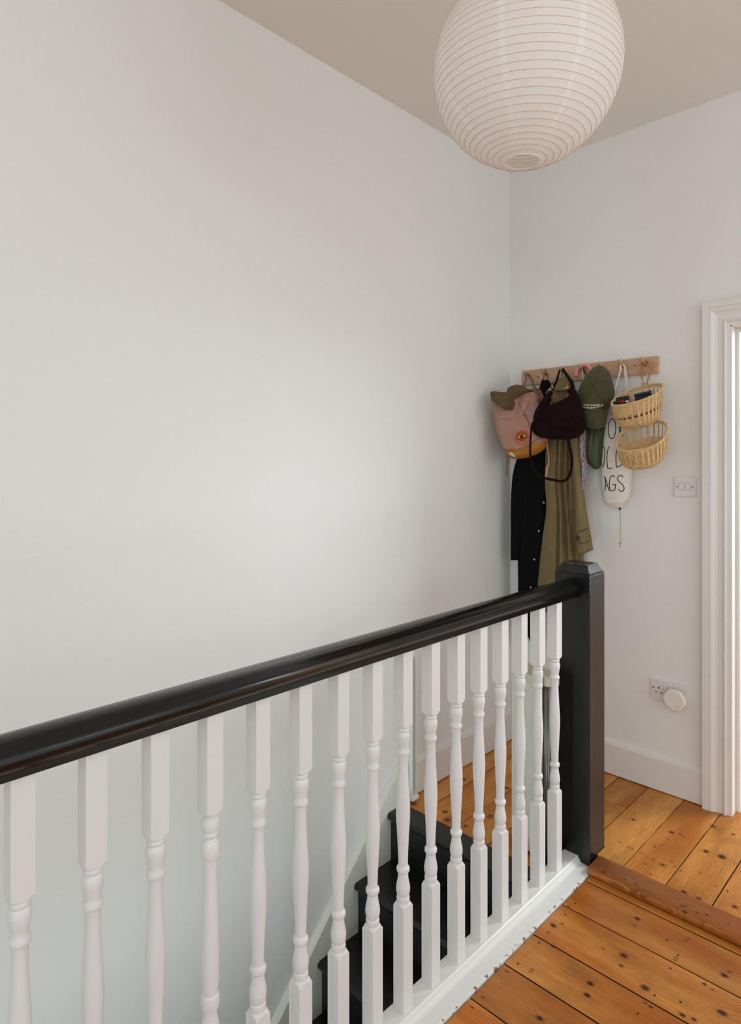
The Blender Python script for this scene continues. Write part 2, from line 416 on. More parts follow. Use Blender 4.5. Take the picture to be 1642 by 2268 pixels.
for i in range(len(ujx) - 1):
    y0 = 2.0035 if ujx[i + 1] <= -1.2 else 2.232
    if abs(ujx[i] + 1.2156) < 1e-3:
        plank(ujx[i], -1.1725, 2.0035, 2.305, 0, M_by, floor_up)
        plank(ujx[i], ujx[i + 1], 2.305, 2.62, 0, M_by, floor_up); plank(ujx[i], ujx[i + 1], 2.62, YF, 0, M_by, floor_up); continue
    if abs(ujx[i] + 1.0835) < 1e-3:
        prism('plank', [(-1.033, 2.2345), (-0.9386, 2.2345), (-0.9386, YF), (-1.0819, YF), (-1.0819, 2.303), (-1.033, 2.303)], 'z', -0.019, 0.0, M_by, floor_up); continue
    y1 = 5.6 if -0.9 < ujx[i] < 0.0 else YF
    if y1 == YF: plank(ujx[i], ujx[i + 1], YF + 0.15, 5.6, 0, M_by, floor_up)
    plank(ujx[i], ujx[i + 1], y0, y1, 0, M_by, floor_up)
njy = [2.152, 2.111, 1.944, 1.76, 1.5986, 1.432, 1.265, 1.10, 0.93, 0.77, 0.605, 0.44, 0.275, 0.11, -0.055, -0.22, -0.4]
for i in range(len(njy) - 1): plank(-1.021, XR, njy[i + 1], njy[i], -0.03, M_bx, floor_lo, 0.0023)
M_screw = mat('worn_screw_metal', (92, 76, 56), 0.5, metal=0.3)
def screw_at(p, parent, r=0.0036):
    bm = bmesh.new(); bmesh.ops.create_cone(bm, cap_ends=True, segments=12, radius1=r, radius2=r * 0.85, depth=0.0012)
    for v in bm.verts: v.co += Vector((p.x, p.y, p.z + 0.0008))
    o = bm_obj('screw', bm, M_screw, parent); 
    bm = bmesh.new(); bmesh.ops.create_cone(bm, cap_ends=True, segments=8, radius1=r * 0.45, radius2=r * 0.45, depth=0.0004)
    for v in bm.verts: v.co += Vector((p.x, p.y, p.z + 0.0015))
    b2 = bm_obj('s', bm, M_dark); o.data.materials.append(M_dark)
    n = len(o.data.polygons); merge([o, b2])
    for i in range(n, len(o.data.polygons)): o.data.polygons[i].material_index = 1
for (x, y) in [(705, 2), (497, 225), (378, 345), (550, 168), (647, 67), (1285, 297), (1242, 372), (1152, 524), (1224, 210), (1300, 563), (665, 18), (1058, 628)]:
    screw_at(PZ(1000 + x / 2.558, 2000 + y / 2.558, -0.03), floor_lo)
for (x, y) in [(1395, 830), (1508, 880)]: screw_at(PZ(1280 + x / 4.536, 1780 + y / 4.536, 0), floor_up, 0.0032)

# rounded threshold board between the two floor levels
prof = [(2.233, 0.0015), (2.155, 0.0015), (2.147, 0.0), (2.141, -0.004), (2.1385, -0.010), (2.139, -0.018), (2.143, -0.0255), (2.147, -0.0285), (2.233, -0.0285)]
tag(prism('trim_1', prof, 'x', -1.024, XR, M_bn, smooth=True), kind='structure')
for (x, y) in [(640, 908), (598, 885)]: screw_at(PZ(1280 + x / 4.536, 1780 + y / 4.536, 0.0035), bpy.data.objects['trim_1'], 0.0034)

# ============================================================ STAIRCASE
st = thing('staircase', (-1.45, 1.9, -0.2), 'steep flight of black painted steps going down between the left wall and the white balusters', 'stairs')
XS0, XS1 = XL + 0.026, -1.138
for k in range(13):
    yk = 1.902 - 0.1865 * k; zk = -0.197 * k
    y1 = 2.003 if k == 0 else yk + 0.1865 + 0.03
    pr = [(y1, zk), (yk + 0.012, zk), (yk + 0.004, zk - 0.004), (yk, zk - 0.012), (yk + 0.002, zk - 0.022), (yk + 0.010, zk - 0.030), (yk + 0.022, zk - 0.033), (y1, zk - 0.033)]
    prism('tread', pr, 'x', XS0, XS1, M_stair, st, smooth=False)
    if k < 12: box('riser', (XS0, yk + 0.022, zk - 0.197), (XS1, yk + 0.04, zk - 0.033), M_stair, st)
def strz(y): return -0.163 + 1.05 * (y - 1.674)
M_string = mat('string_paint', (226, 224, 212), 0.5, var=0.03, bump=0.4, bscale=16, bd=0.002)
sp = [(2.034, strz(2.0)), (2.034, -0.3), (1.9, -0.75), (-0.6, -3.0 - 0.4), (-0.6, strz(-0.6))]
sy = [2.034, 1.975, -0.6]
def szt(y): return 0.157 if y > 1.98 else (0.152 if y > 1.97 else strz(y))
vs_ = []
for y in sy:
    z = szt(y); e_ = 0.0 if y > 1.98 else (0.004 if y > 1.97 else 0.034); lowz = -0.6 if y > 0 else -3.0
    vs_ += [(XL + 0.001, y, lowz), (XL + 0.027, y, lowz), (XL + 0.027, y, z - 0.004), (XL + 0.001, y, z + e_)]
mesh_obj('wall_string', vs_, grid_faces(3, 4), M_string, st)
# plastered apron under the balustrade, on the other side of the flight
tag(box('wall_right', (-1.136, YB, -3.0), (-1.072, 2.0, -0.03), M_wall), kind='structure')

# ============================================================ BALUSTRADE
bal = thing('balustrade', (-1.1085, 1.0, 0), 'white turned balusters under a glossy black handrail ending at a black square newel post', 'balustrade')
# base: cap + moulding + flat slab
def base_mat():
    m = NT('chipped_white_paint'); p = m.pos(); s = m.n('ShaderNodeSeparateXYZ'); m.l(p, s.inputs[0])
    edge = m.math('GREATER_THAN', s.outputs[0], -1.0285); n = m.noise(p, 38, 4, 0.7)
    f = m.math('MULTIPLY', edge, m.math('GREATER_THAN', n, 0.57))
    n2 = m.noise(p, 60, 3); f2 = m.math('GREATER_THAN', n2, 0.74)
    col = m.mix(m.math('MAXIMUM', f, m.math('MULTIPLY', f2, 0.5)), lin((224, 222, 217)), lin((150, 112, 76)))
    m.l(col, m.b.inputs['Base Color']); m.b.inputs['Roughness'].default_value = 0.3; m.bump(m.noise(p, 22, 4), 0.3, 0.0015); return m.m
M_base = base_mat()
bp = [(-1.1365, -0.03), (-1.1365, -0.004), (-1.134, 0), (-1.0815, 0), (-1.079, -0.0025), (-1.0785, -0.008), (-1.075, -0.009), (-1.0725, -0.013), (-1.071, -0.0185), (-1.066, -0.0205),
      (-1.028, -0.0235), (-1.0235, -0.025), (-1.0225, -0.030), (-1.0225, -0.05), (-1.1365, -0.05)]
prism('base_rail', bp, 'y', YB, 2.182, M_base, bal)
# handrail profile (x offset from centre, z)
hp = [(-0.030, 0.940), (-0.031, 0.952), (-0.036, 0.956), (-0.041, 0.962), (-0.0445, 0.970), (-0.044, 0.979), (-0.040, 0.985), (-0.033, 0.989), (-0.031, 0.9905), (-0.026, 0.995), (-0.014, 0.9995), (0, 1.001)]
hp = hp + [(-x, z) for x, z in hp[-2::-1]]
hr = prism('handrail', [(-1.1085 + x, z - 0.004) for x, z in hp], 'y', YB, 2.181, M_black, bal, smooth=True)
# newel
NX0, NX1, NY0, NY1 = -1.172, -1.035, 2.182, 2.301
def newel():
    bm = bmesh.new(); add_box(bm, (NX0, NY0, -0.05), (NX1, NY1, 1.014), 0.002); return bm_obj('newel_post', bm, M_newel, bal)
nw = newel()
def ringbox(ins, z): return [(NX0 + ins, NY0 + ins, z), (NX1 - ins, NY0 + ins, z), (NX1 - ins, NY1 - ins, z), (NX0 + ins, NY1 - ins, z)]
vs_ = []
for ins, z in [(0.002, 1.013), (0.002, 1.018), (0.005, 1.019), (0.005, 1.021), (0.0165, 1.042), (0.0155, 1.043), (0.019, 1.049), (0.021, 1.0505)]: vs_ += ringbox(ins, z)
cap = mesh_obj('newel_cap', vs_, grid_faces(8, 4), M_newel, nw); cap.matrix_parent_inverse = nw.matrix_world.inverted()
def newel_wear():
    m = NT('worn_black_paint'); p = m.pos(); n = m.noise(p, 30, 5, 0.7)
    col = m.mix(m.math('GREATER_THAN', n, 0.51), lin((24, 22, 22)), lin((176, 160, 138)))
    m.l(col, m.b.inputs['Base Color']); m.b.inputs['Roughness'].default_value = 0.4; return m.m
M_wear = newel_wear()
def arris(pts): return tube_data(pts, 0.0009, 5)
c = [Vector(v) for v in ringbox(0.0208, 1.0502)]; d = [Vector(v) for v in ringbox(0.0015, 1.0135)]
join_data('worn_edge', [arris([c[0], c[1]]), arris([c[1], c[2]]), arris([d[1], d[2]]), arris([d[0], d[0] + Vector((0.004, 0, 0))]),
                        arris([Vector((NX1 - 0.0008, NY0 + 0.0008, 1.012)), Vector((NX1 - 0.0008, NY0 + 0.0008, 0.92))])], M_wear, None).parent = nw

# balusters
TOP_SQ, BOT_SQ, ZT = 0.733, 0.276, 0.937      # underside of top square, top of bottom square, rail underside
prof_a = [(0.000, 0.0150), (0.003, 0.0166), (0.007, 0.0170), (0.010, 0.0160), (0.0112, 0.0148), (0.014, 0.0165), (0.020, 0.0182), (0.028, 0.0184), (0.036, 0.0172), (0.047, 0.0146), (0.056, 0.0134),
          (0.0585, 0.0140), (0.0605, 0.0162), (0.0645, 0.0172), (0.069, 0.0165), (0.0715, 0.0140), (0.075, 0.0130), (0.11, 0.0128), (0.15, 0.0148), (0.19, 0.0176), (0.215, 0.0184), (0.24, 0.0180), (0.29, 0.0152), (0.33, 0.0130),
          (0.362, 0.0124), (0.3645, 0.0140), (0.367, 0.0165), (0.3715, 0.0174), (0.3765, 0.0168), (0.3795, 0.0140), (0.382, 0.0128), (0.395, 0.0138), (0.41, 0.0170), (0.421, 0.0184), (0.432, 0.0176), (0.439, 0.0155),
          (0.4405, 0.0150), (0.4425, 0.0166), (0.447, 0.0174), (0.452, 0.0168), (0.457, 0.0165)]
prof_b = [(0.000, 0.0138), (0.006, 0.0135), (0.009, 0.0165), (0.017, 0.0186), (0.026, 0.0184), (0.033, 0.0165), (0.035, 0.0145), (0.037, 0.0155), (0.041, 0.0156), (0.043, 0.0138), (0.048, 0.0126), (0.053, 0.0140),
          (0.060, 0.0178), (0.070, 0.0186), (0.082, 0.0184), (0.086, 0.0172), (0.087, 0.0150), (0.095, 0.0140), (0.13, 0.0140), (0.20, 0.0160), (0.28, 0.0182), (0.33, 0.0176), (0.353, 0.0150), (0.3545, 0.0150), (0.357, 0.0172),
          (0.365, 0.0186), (0.374, 0.0186), (0.383, 0.0168), (0.385, 0.0140), (0.392, 0.0128), (0.405, 0.0150), (0.42, 0.0182), (0.432, 0.0184), (0.44, 0.0165), (0.4415, 0.0150), (0.446, 0.0168), (0.452, 0.0168), (0.457, 0.0165)]
def baluster_mesh(prof):
    hs = 0.018; na = 32; rows = []
    def sq(t): return hs / max(abs(math.cos(t)), abs(math.sin(t)))
    L = TOP_SQ - BOT_SQ; s = L / 0.457
    rows.append((ZT, 9)); rows.append((TOP_SQ + 0.009, 0.0262))
    for k in range(1, 6): q = k / 5; rows.append((TOP_SQ + 0.009 * (1 - q) , 0.0258 - 0.0086 * (1 - math.cos(q * math.pi / 2)) ))
    for (u, r) in prof: rows.append((TOP_SQ - 0.0005 - u * s * 0.998, r))
    for k in range(5): q = k / 4; rows.append((BOT_SQ - 0.0005 - 0.011 * q, 0.0172 + 0.0088 * math.sin(q * math.pi / 2)))
    rows.append((0.0, 9))
    vs_ = []
    for (z, R) in rows:
        for j in range(na):
            t = 2 * math.pi * j / na; r = min(sq(t), R); vs_.append((r * math.cos(t), r * math.sin(t), z))
    me = bpy.data.meshes.new('baluster'); me.from_pydata(vs_, [], grid_faces(len(rows), na)); me.update()
    bm = bmesh.new(); bm.from_mesh(me); bmesh.ops.recalc_face_normals(bm, faces=bm.faces)
    for f in bm.faces: f.smooth = True
    for e in bm.edges:
        if len(e.link_faces) == 2 and e.calc_face_angle(0) > math.radians(28): e.smooth = False
    bm.to_mesh(me); bm.free(); me.materials.append(M_white); return me
ba, bb = baluster_mesh(prof_a), baluster_mesh(prof_b)
for k in range(16):
    yc = 0.3203 + 0.018 + 0.11492 * k
    o = bpy.data.objects.new('baluster', bb if k == 3 else ba); C.objects.link(o)
    o.location = (-1.1085 + random.uniform(-.0008, .0008), yc, 0.0); o.rotation_euler.z = random.uniform(-0.02, 0.02)
    attach(o, bal)
    if k == 3: o['label'] = 'odd baluster turned to a different pattern with two balls under its top block'

# ============================================================ STAIR GATE (folded) and its catch on the wall
M_cream = mat('cream_plastic', (216, 210, 186), 0.45, var=0.04, bump=0.1); M_alu = mat('brushed_aluminium', (150, 148, 140), 0.35, metal=0.9, var=0.1)
M_mesh = mat('gate_panel_white', (220, 218, 206), 0.5, var=0.02, bump=0.2, stretch=(1, 1, 0.1))
g0 = Vector((-1.163, 2.035, 0)); gd = Vector((-0.92, 0.39, 0)).normalized(); gn = Vector((0.39, 0.92, 0)).normalized()
gate = thing('stair_gate', (-1.2, 2.09, 0), 'folded cream and aluminium stair gate standing behind the last balusters by the newel', 'gate')
GZ = 0.655; GL = 0.16
def gbox(name, s0, s1, n0, n1, z0, z1, m, bev=0.002):
    bm = bmesh.new(); add_box(bm, (s0, n0, z0), (s1, n1, z1), bev)
    for v in bm.verts: q = v.co.copy(); v.co = g0 + gd * q.x + gn * q.y + Vector((0, 0, q.z))
    return bm_obj(name, bm, m, gate)
for k in range(3):
    n0 = k * 0.036
    gbox('panel', 0.016, GL, n0 + 0.006, n0 + 0.024, 0.012, GZ - 0.03, M_mesh)
    gbox('top_rail', 0.012, GL + 0.004, n0, n0 + 0.032, GZ - 0.03, GZ, M_cream)
    def cyl(name, r, z0, z1, m, s, n):
        p = g0 + gd * s + gn * n; bm = bmesh.new(); bmesh.ops.create_cone(bm, cap_ends=True, segments=16, radius1=r, radius2=r, depth=z1 - z0)
        for v in bm.verts: v.co += Vector((p.x, p.y, (z0 + z1) / 2))
        return bm_obj(name, bm, m, gate, False)
    cyl('end_cap', 0.0145, GZ - 0.034, GZ - 0.001, M_cream, 0.008, n0 + 0.015)
    join_data('end_post', [tube_data([g0 + gd * (0.008 + a) + gn * (n0 + 0.015 + b) + Vector((0, 0, z)) for z in (0.012, GZ - 0.034)], 0.006, 10) for a, b in ((-0.005, 0.004), (0.004, -0.006), (0.0, 0.0))], M_alu, gate)
M_strip = mat('white_plastic', (234, 234, 228), 0.35, var=0.01, bump=0.05)
ct = thing('gate_catch', (XL + 0.02, 2.05, 0.01), 'tall narrow white plastic strip on the left wall at the top of the stairs', 'gate catch')
boxes('channel', [((XL + 0.018, 2.036, 0.012), (XL + 0.022, 2.070, 0.60)), ((XL + 0.022, 2.036, 0.012), (XL + 0.046, 2.040, 0.60)), ((XL + 0.022, 2.066, 0.012), (XL + 0.040, 2.070, 0.60)),
                  ((XL + 0.022, 2.050, 0.02), (XL + 0.032, 2.055, 0.595))], M_strip, ct, bev=0.001)
box('foot_bracket', (XL + 0.018, 2.034, 0.002), (XL + 0.050, 2.076, 0.022), M_strip, ct, bev=0.005)

# ============================================================ PAPER LANTERN
def paper():
    m = NT('rice_paper'); p = m.n('ShaderNodeTexCoord').outputs['Object']; s = m.n('ShaderNodeSeparateXYZ'); m.l(p, s.inputs[0])
    an = m.math('ARCTAN2', s.outputs[1], s.outputs[0])
    k = m.math('FRACT', m.math('MULTIPLY_ADD', an, 8 / (2 * math.pi), 0.11))
    seam = m.math('LESS_THAN', m.math('ABSOLUTE', m.math('SUBTRACT', k, 0.5)), 0.045)
    n = m.noise(p, 60, 5, 0.6)
    col = m.mix(m.mapr(n, 0.3, 0.7, 0, 1), lin((248, 242, 237)), lin((252, 247, 242)))
    col = m.mix(m.math('MULTIPLY', seam, 0.9), col, lin((255, 253, 250)))
    t = m.t; dif = m.b; m.l(col, dif.inputs['Base Color']); dif.inputs['Roughness'].default_value = 0.7
    tr = m.n('ShaderNodeBsdfTranslucent'); m.l(col, tr.inputs[0])
    mx = m.n('ShaderNodeMixShader'); mx.inputs[0].default_value = 0.36
    m.l(dif.outputs[0], mx.inputs[1]); m.l(tr.outputs[0], mx.inputs[2]); m.l(mx.outputs[0], t.nodes['Material Output'].inputs[0])
    m.bump(m.noise(p, 34, 5, 0.7), 0.35, 0.002); return m.m
M_paper = paper(); M_rib = mat('bamboo_rib', (210, 168, 130), 0.6, var=0.1); M_wire = mat('lantern_wire', (130, 96, 62), 0.5)
LR = 0.225; az = math.radians(44.3 - 13.64); dh = 7.15 * LR
LC = Vector((-dh * math.sin(az), dh * math.cos(az), H + 4.24 * LR))
lan = thing('paper_lantern', LC, 'large round white rice paper lantern hanging from the ceiling', 'lamp')
RH = 0.042; th0 = math.asin(RH / LR); NR = 38
tilt = Matrix.Rotation(math.radians(2.0), 3, 'Y')
def lp(r, th, a): return tilt @ Vector((r * math.sin(th) * math.cos(a), r * math.sin(th) * math.sin(a), -r * math.cos(th) * 1.0))
ths = [th0 + (math.pi - 2 * th0) * i / NR for i in range(NR + 1)]
vs_, na = [], 96; rows = 0
for i in range(NR):
    for sub in range(3):
        th = ths[i] + (ths[i + 1] - ths[i]) * sub / 3; r = LR - (0.0 if sub == 0 else 0.0010)
        for j in range(na): vs_.append(lp(r, th, 2 * math.pi * j / na))
        rows += 1
for j in range(na): vs_.append(lp(LR, ths[NR], 2 * math.pi * j / na))
rows += 1
me = bpy.data.meshes.new('paper_shade'); me.from_pydata(vs_, [], grid_faces(rows, na, 0, True, False)); me.update()
for p in me.polygons: p.use_smooth = True
me.materials.append(M_paper); sh = bpy.data.objects.new('paper_shade', me); C.objects.link(sh); sh.location = (0, 0, 0); sh.parent = lan
for i, th in enumerate(ths):
    v, f = tube_data([lp(LR, th, 2 * math.pi * j / 72) for j in range(72)], 0.00058 if 0 < i < NR else 0.0016, 5, closed=True)
    o = mesh_obj('rib', v, f, M_rib if 0 < i < NR else M_paper, None, True); o.parent = lan
wl = []
for a in (0.9, 0.9 + math.pi):
    wl.append(tube_data([lp(LR * 0.99, th0 + 0.02, a) + Vector((0, 0, 0.001)), lp(LR * 0.5, th0 * 2, a) * 0.6 + Vector((0, 0, 0.0)), lp(LR * 0.99, math.pi - th0, a)], 0.0016, 6))
fr = join_data('wire_frame', wl, M_wire, None); fr.parent = lan
M_plast = mat('white_bakelite', (232, 230, 224), 0.35, bump=0)
ztop = ZC - LC.z
o = join_data('pendant_cord', [tube_data([Vector((0, 0, LR + 0.0)), Vector((0, 0, ztop))], 0.003, 8)], M_plast); o.parent = lan
def lathe_data(prof, n=28, c=Vector((0, 0, 0))):
    v = []
    for (z, r) in prof:
        for j in range(n): t = 2 * math.pi * j / n; v.append(c + Vector((r * math.cos(t), r * math.sin(t), z)))
    return v, grid_faces(len(prof), n)
o = join_data('ceiling_rose', [lathe_data([(ztop - 0.03, 0.008), (ztop - 0.028, 0.02), (ztop - 0.012, 0.042), (ztop - 0.001, 0.046)])], M_plast); o.parent = lan
o = join_data('lamp_holder', [lathe_data([(LR + 0.005, 0.008), (LR - 0.005, 0.016), (LR - 0.06, 0.018), (LR - 0.065, 0.016)])], M_plast); o.parent = lan

# ============================================================ PEG RAIL
M_oak = mat('pale_oak', (196, 158, 128), 0.5, var=0.12, vscale=30, bump=0.2, bscale=90, stretch=(0.15, 1, 1)); M_brass_screw = mat('oak_plug', (130, 96, 66), 0.5)
RX0, RX1, RZ0, RZ1, RY = -1.7105, -1.0443, 1.806, 1.880, YF - 0.02
rail = thing('peg_rail', ((RX0 + RX1) / 2, YF - 0.01, RZ0), 'pale oak peg rail on the far wall carrying the bags and coats', 'peg rail')
box('backboard', (RX0, RY, RZ0), (RX1, YF - 0.0005, RZ1), M_oak, rail, bev=0.0015)
pegx = [-1.6656 + 0.0948 * i for i in range(7)]; PZ0, PTY, PTZ = 1.846, RY - 0.047, 1.871
for x in pegx: tube('peg', [(x, RY + 0.004, PZ0), (x, PTY - 0.001, PTZ - 0.0005), (x, PTY - 0.003, PTZ + 0.001)], [0.007, 0.007, 0.0055], M_oak, rail, 14)
for (px, py) in ((1192.4, 834), (1406, 810)):
    p = PY(px, py, RY); bm = bmesh.new(); bmesh.ops.create_cone(bm, cap_ends=True, segments=16, radius1=0.0045, radius2=0.0045, depth=0.002)
    for v in bm.verts: v.co = Vector((v.co.x, v.co.z, v.co.y)) + Vector((p.x, RY, p.z))
    bm_obj('screw', bm, M_brass_screw, rail)
def peg_tip(i): return Vector((pegx[i], RY - 0.03, PZ0 + 0.0155 + 0.0075))
def hang_loop(i, a, b, drop=0.0, sp_=0.012):
    """a strap going up from a, over peg i, down to b"""
    t = peg_tip(i); return [a, a.lerp(t, 0.55), t + Vector((-sp_, 0, -0.012)), t, t + Vector((sp_, 0, -0.012)), b.lerp(t, 0.55), b]

# ============================================================ BLACK COAT (peg 2)
M_bcoat = mat('black_cotton', (9, 9, 12), 0.9, var=0.25, vscale=20, bump=0.4, bscale=90, spec=0.15)
M_snap = mat('nickel_snap', (150, 150, 148), 0.35, metal=0.6)
bc = thing('black_coat', (-1.62, 2.80, 0.9), 'long black coat with silver snaps hanging in the corner behind the pink backpack', 'coat')
Yc = 2.812
def foldA(a, k, ph, s=1.0):
    return lambda u, t: s * min(1, u * 3) * (a * math.sin(k * t + ph + 2.1 * u) + a * 0.5 * math.sin((k * 2 + 1) * t + 1.7 * ph - 3 * u))
body = loft('coat_body', [(1201, 842, Yc, 1216, 842, Yc, .010), (1196, 862, Yc, 1222, 862, Yc, .025), (1186, 885, Yc, 1218, 885, Yc, .035), (1172, 930, Yc, 1216, 930, Yc, .04), (1160, 1000, Yc, 1214, 1000, Yc, .042),
                          (1150, 1080, Yc, 1216, 1090, Yc, .040), (1148, 1160, Yc, 1213, 1160, Yc, .04), (1150, 1240, Yc, 1208, 1240, Yc, .042), (1151, 1320, Yc, 1200, 1320, Yc, .042), (1152, 1388, Yc, 1194, 1424, Yc, .042)],
            M_bcoat, bc, 64, 60, foldA(.22, 5, .6))
sl = loft('sleeve', [(1160, 985, Yc - .028, 1178, 985, Yc - .028, .02), (1147, 1018, Yc - .028, 1176, 1018, Yc - .028, .028), (1138, 1056, Yc - .028, 1172, 1060, Yc - .028, .032), (1134.5, 1110, Yc - .028, 1166, 1110, Yc - .028, .032),
                     (1134, 1180, Yc - .028, 1160, 1180, Yc - .028, .03), (1134, 1239, Yc - .028, 1152, 1240, Yc - .028, .028)], M_bcoat, bc, 40, 40, foldA(.12, 3, 1.1))
tb = bvh(body)
join_data('hanger_loop', [tube_data([PY(1203.5, 842, Yc), PY(1206, 832, RY - .025), peg_tip(1) + Vector((-.004, 0, 0)), peg_tip(1) + Vector((.008, 0, -.002)), PY(1213.5, 833, RY - .025), PY(1213.5, 842, Yc)], .0016, 6)], M_bcoat, bc)
def disc(name, c, n, r, t, m, parent, seg=20):
    n = Vector(n).normalized(); q = n.to_track_quat('Z', 'Y').to_matrix()
    v, f = lathe_data([(-t, r), (t * .4, r), (t, r * .8)], seg); v = [c + q @ x for x in v]
    o = join_data(name, [(v, f)], m, parent, False); return o
for (px, py) in [(1205, 1113), (1194, 1176), (1184, 1239), (1176.5, 1301)]:
    c_ = drape(px, py, tb, 0.002, Yc); disc('snap_button', c_, (0.35, -1, 0), .0052, .0018, M_snap, bc)
plk = [tube_data([drape(x, y, tb, 0.0025, Yc) for x, y in catmull([(1213, 1075), (1207, 1150), (1198, 1220), (1190, 1300), (1186, 1345)], 16)], 0, flat=(.003, .002), nrm=(0, -1, 0))]
join_data('button_placket', plk, M_bcoat, bc, False)

# ============================================================ KHAKI COAT (peg 3)
M_kh = mat('khaki_gabardine', (118, 100, 62), 0.75, var=0.1, vscale=14, bump=0.35, bscale=140, sheen=0.05)
M_khd = mat('khaki_lining', (50, 44, 26), 0.8); M_btn = mat('horn_button', (22, 16, 14), 0.3)
kc = thing('khaki_coat', (-1.46, 2.79, 0.9), 'long khaki trench coat with a buttoned cuff strap hanging under the burgundy handbag', 'coat')
Yk = 2.785
Yk = 2.80
def kfold(u, t):
    # broad front panel on the left, deep pleats to the right
    s = min(1, u * 3); q = math.cos(t)       # q=1 left edge ... -1 right edge
    e = min(1, max(0, (0.0 - q) * 4))
    return s * (0.05 * math.sin(4 * q + 1.2 + u) + 0.5 * e * math.sin(13 * q + 2.2 * u))
kb = loft('front_panel', [(1228, 858, Yk, 1262, 858, Yk, .022), (1211, 868, Yk, 1266, 880, Yk, .03), (1211, 900, Yk, 1268, 905, Yk, .034), (1212, 950, Yk, 1264, 950, Yk, .036), (1211, 1000, Yk, 1262, 1000, Yk, .038),
                          (1210, 1070, Yk, 1259, 1070, Yk, .038), (1213, 1124, Yk, 1262, 1124, Yk, .038), (1206, 1180, Yk, 1266, 1180, Yk, .04), (1198.5, 1238, Yk, 1268, 1238, Yk, .042), (1193, 1300, Yk, 1270, 1300, Yk, .042), (1188, 1352, Yk, 1271, 1352, Yk, .042)],
          M_kh, kc, 120, 90, kfold, 0.75)
kb2 = loft('back_panel', [(1250, 860, Yk + .022, 1272, 860, Yk + .022, .012), (1255, 870, Yk + .022, 1284, 880, Yk + .022, .02), (1255, 950, Yk + .022, 1288, 950, Yk + .022, .022), (1255, 1000, Yk + .022, 1287, 1000, Yk + .022, .022),
                          (1254, 1081, Yk + .022, 1290, 1081, Yk + .022, .022), (1256, 1180, Yk + .022, 1291, 1180, Yk + .022, .022), (1260, 1300, Yk + .022, 1292, 1300, Yk + .022, .022), (1262, 1352, Yk + .022, 1294, 1352, Yk + .022, .022)],
          M_kh, kc, 96, 60, foldA(.3, 9, .4), 0.75)
col = loft('collar', [(1240, 836, Yk - .01, 1256, 836, Yk - .01, .006), (1233, 842, Yk - .018, 1262, 843, Yk - .018, .014), (1227, 853, Yk - .02, 1268, 856, Yk - .02, .022), (1225, 862, Yk - .02, 1266, 864, Yk - .02, .028), (1229, 867, Yk - .02, 1256, 866, Yk - .02, .028)],
           M_kh, kc, 40, 24, None, 0.8)
tk = bvh(kb)
sl = loft('sleeve', [(1264, 960, Yk - .04, 1284, 960, Yk - .04, .016), (1265, 985, Yk - .045, 1286, 985, Yk - .045, .018), (1268, 1020, Yk - .05, 1288, 1020, Yk - .05, .022), (1276, 1085, Yk - .05, 1292, 1090, Yk - .05, .024), (1278, 1150, Yk - .05, 1300, 1145, Yk - .05, .026),
                     (1279, 1180, Yk - .05, 1305, 1172, Yk - .05, .027), (1281, 1228, Yk - .05, 1313, 1218, Yk - .05, .029)], M_kh, kc, 48, 50, foldA(.14, 4, .3), 0.85)
ts = bvh(sl)
strap = catmull([(1280, 1181), (1304, 1170)], 8); lo_ = catmull([(1290, 1203), (1309, 1196)], 8)
def patch(name, outline, tree, off, m, parent, Y, th=0.002):
    """a flat piece of cloth lying on a surface: outline in px, fanned from its centre, with thickness"""
    n = len(outline); cx = sum(p[0] for p in outline) / n; cy = sum(p[1] for p in outline) / n
    vs_ = []; K = 5
    for o_ in (off, off - th * 1.0):
        vs_.append(drape(cx, cy, tree, max(o_, 0.0002), Y))
        for k in range(1, K + 1):
            for (x, y) in outline: vs_.append(drape(cx + (x - cx) * k / K, cy + (y - cy) * k / K, tree, max(o_, 0.0002), Y))
    fs = []; S = 1 + K * n
    for s_ in range(2):
        o0 = s_ * S
        for j in range(n):
            q = (j + 1) % n; fs.append([o0, o0 + 1 + j, o0 + 1 + q])
            for k in range(K - 1): fs.append([o0 + 1 + k * n + j, o0 + 1 + k * n + q, o0 + 1 + (k + 1) * n + q, o0 + 1 + (k + 1) * n + j])
    for j in range(n):
        q = (j + 1) % n; a = 1 + (K - 1) * n; fs.append([a + j, a + q, S + a + q, S + a + j])
    bm = bmesh.new(); vv = [bm.verts.new(x) for x in vs_]
    for f in fs:
        try: bm.faces.new([vv[i] for i in f])
        except ValueError: pass
    return bm_obj(name, bm, m, parent)
ol = [(1276, 1190), (1280, 1180), (1292, 1175), (1304.5, 1169.5)]; ol2 = [(1276, 1190), (1279, 1199), (1290, 1203.5), (1299, 1200.5), (1309, 1196)]
join_data('strap_edge', [tube_data([drape(x, y, ts, .003, Yk) for x, y in catmull(q, 18)], .0013, 5) for q in (ol, ol2)] + [tube_data([drape(x, y, ts, .0005, Yk) for x, y in catmull([(1281, 1229), (1297, 1225), (1312, 1217)], 10)], .001, 5)], M_khd, kc)
cs_ = patch('cuff_strap', [(1276, 1190), (1280, 1180), (1292, 1176), (1303, 1170), (1306, 1183), (1308, 1196), (1298, 1201), (1290, 1203), (1279, 1199)], ts, 0.0055, M_kh, kc, Yk - .08, 0.004)
disc('button', drape(1282.3, 1192, bvh(cs_, sl), 0.002, Yk - .1), (0.35, -1, 0.05), .0085, .0022, M_btn, kc)
join_data('pleat_seam', [tube_data([drape(x, y, tk, 0.001, Yk) for x, y in catmull(q, 14)], 0, flat=(.0022, .001), nrm=(0, -1, 0)) for q in
          ([(1245, 1060), (1246, 1100), (1250, 1140), (1255, 1180), (1259, 1240)], [(1261, 1130), (1259, 1150), (1256, 1165)])], M_khd, kc, False)
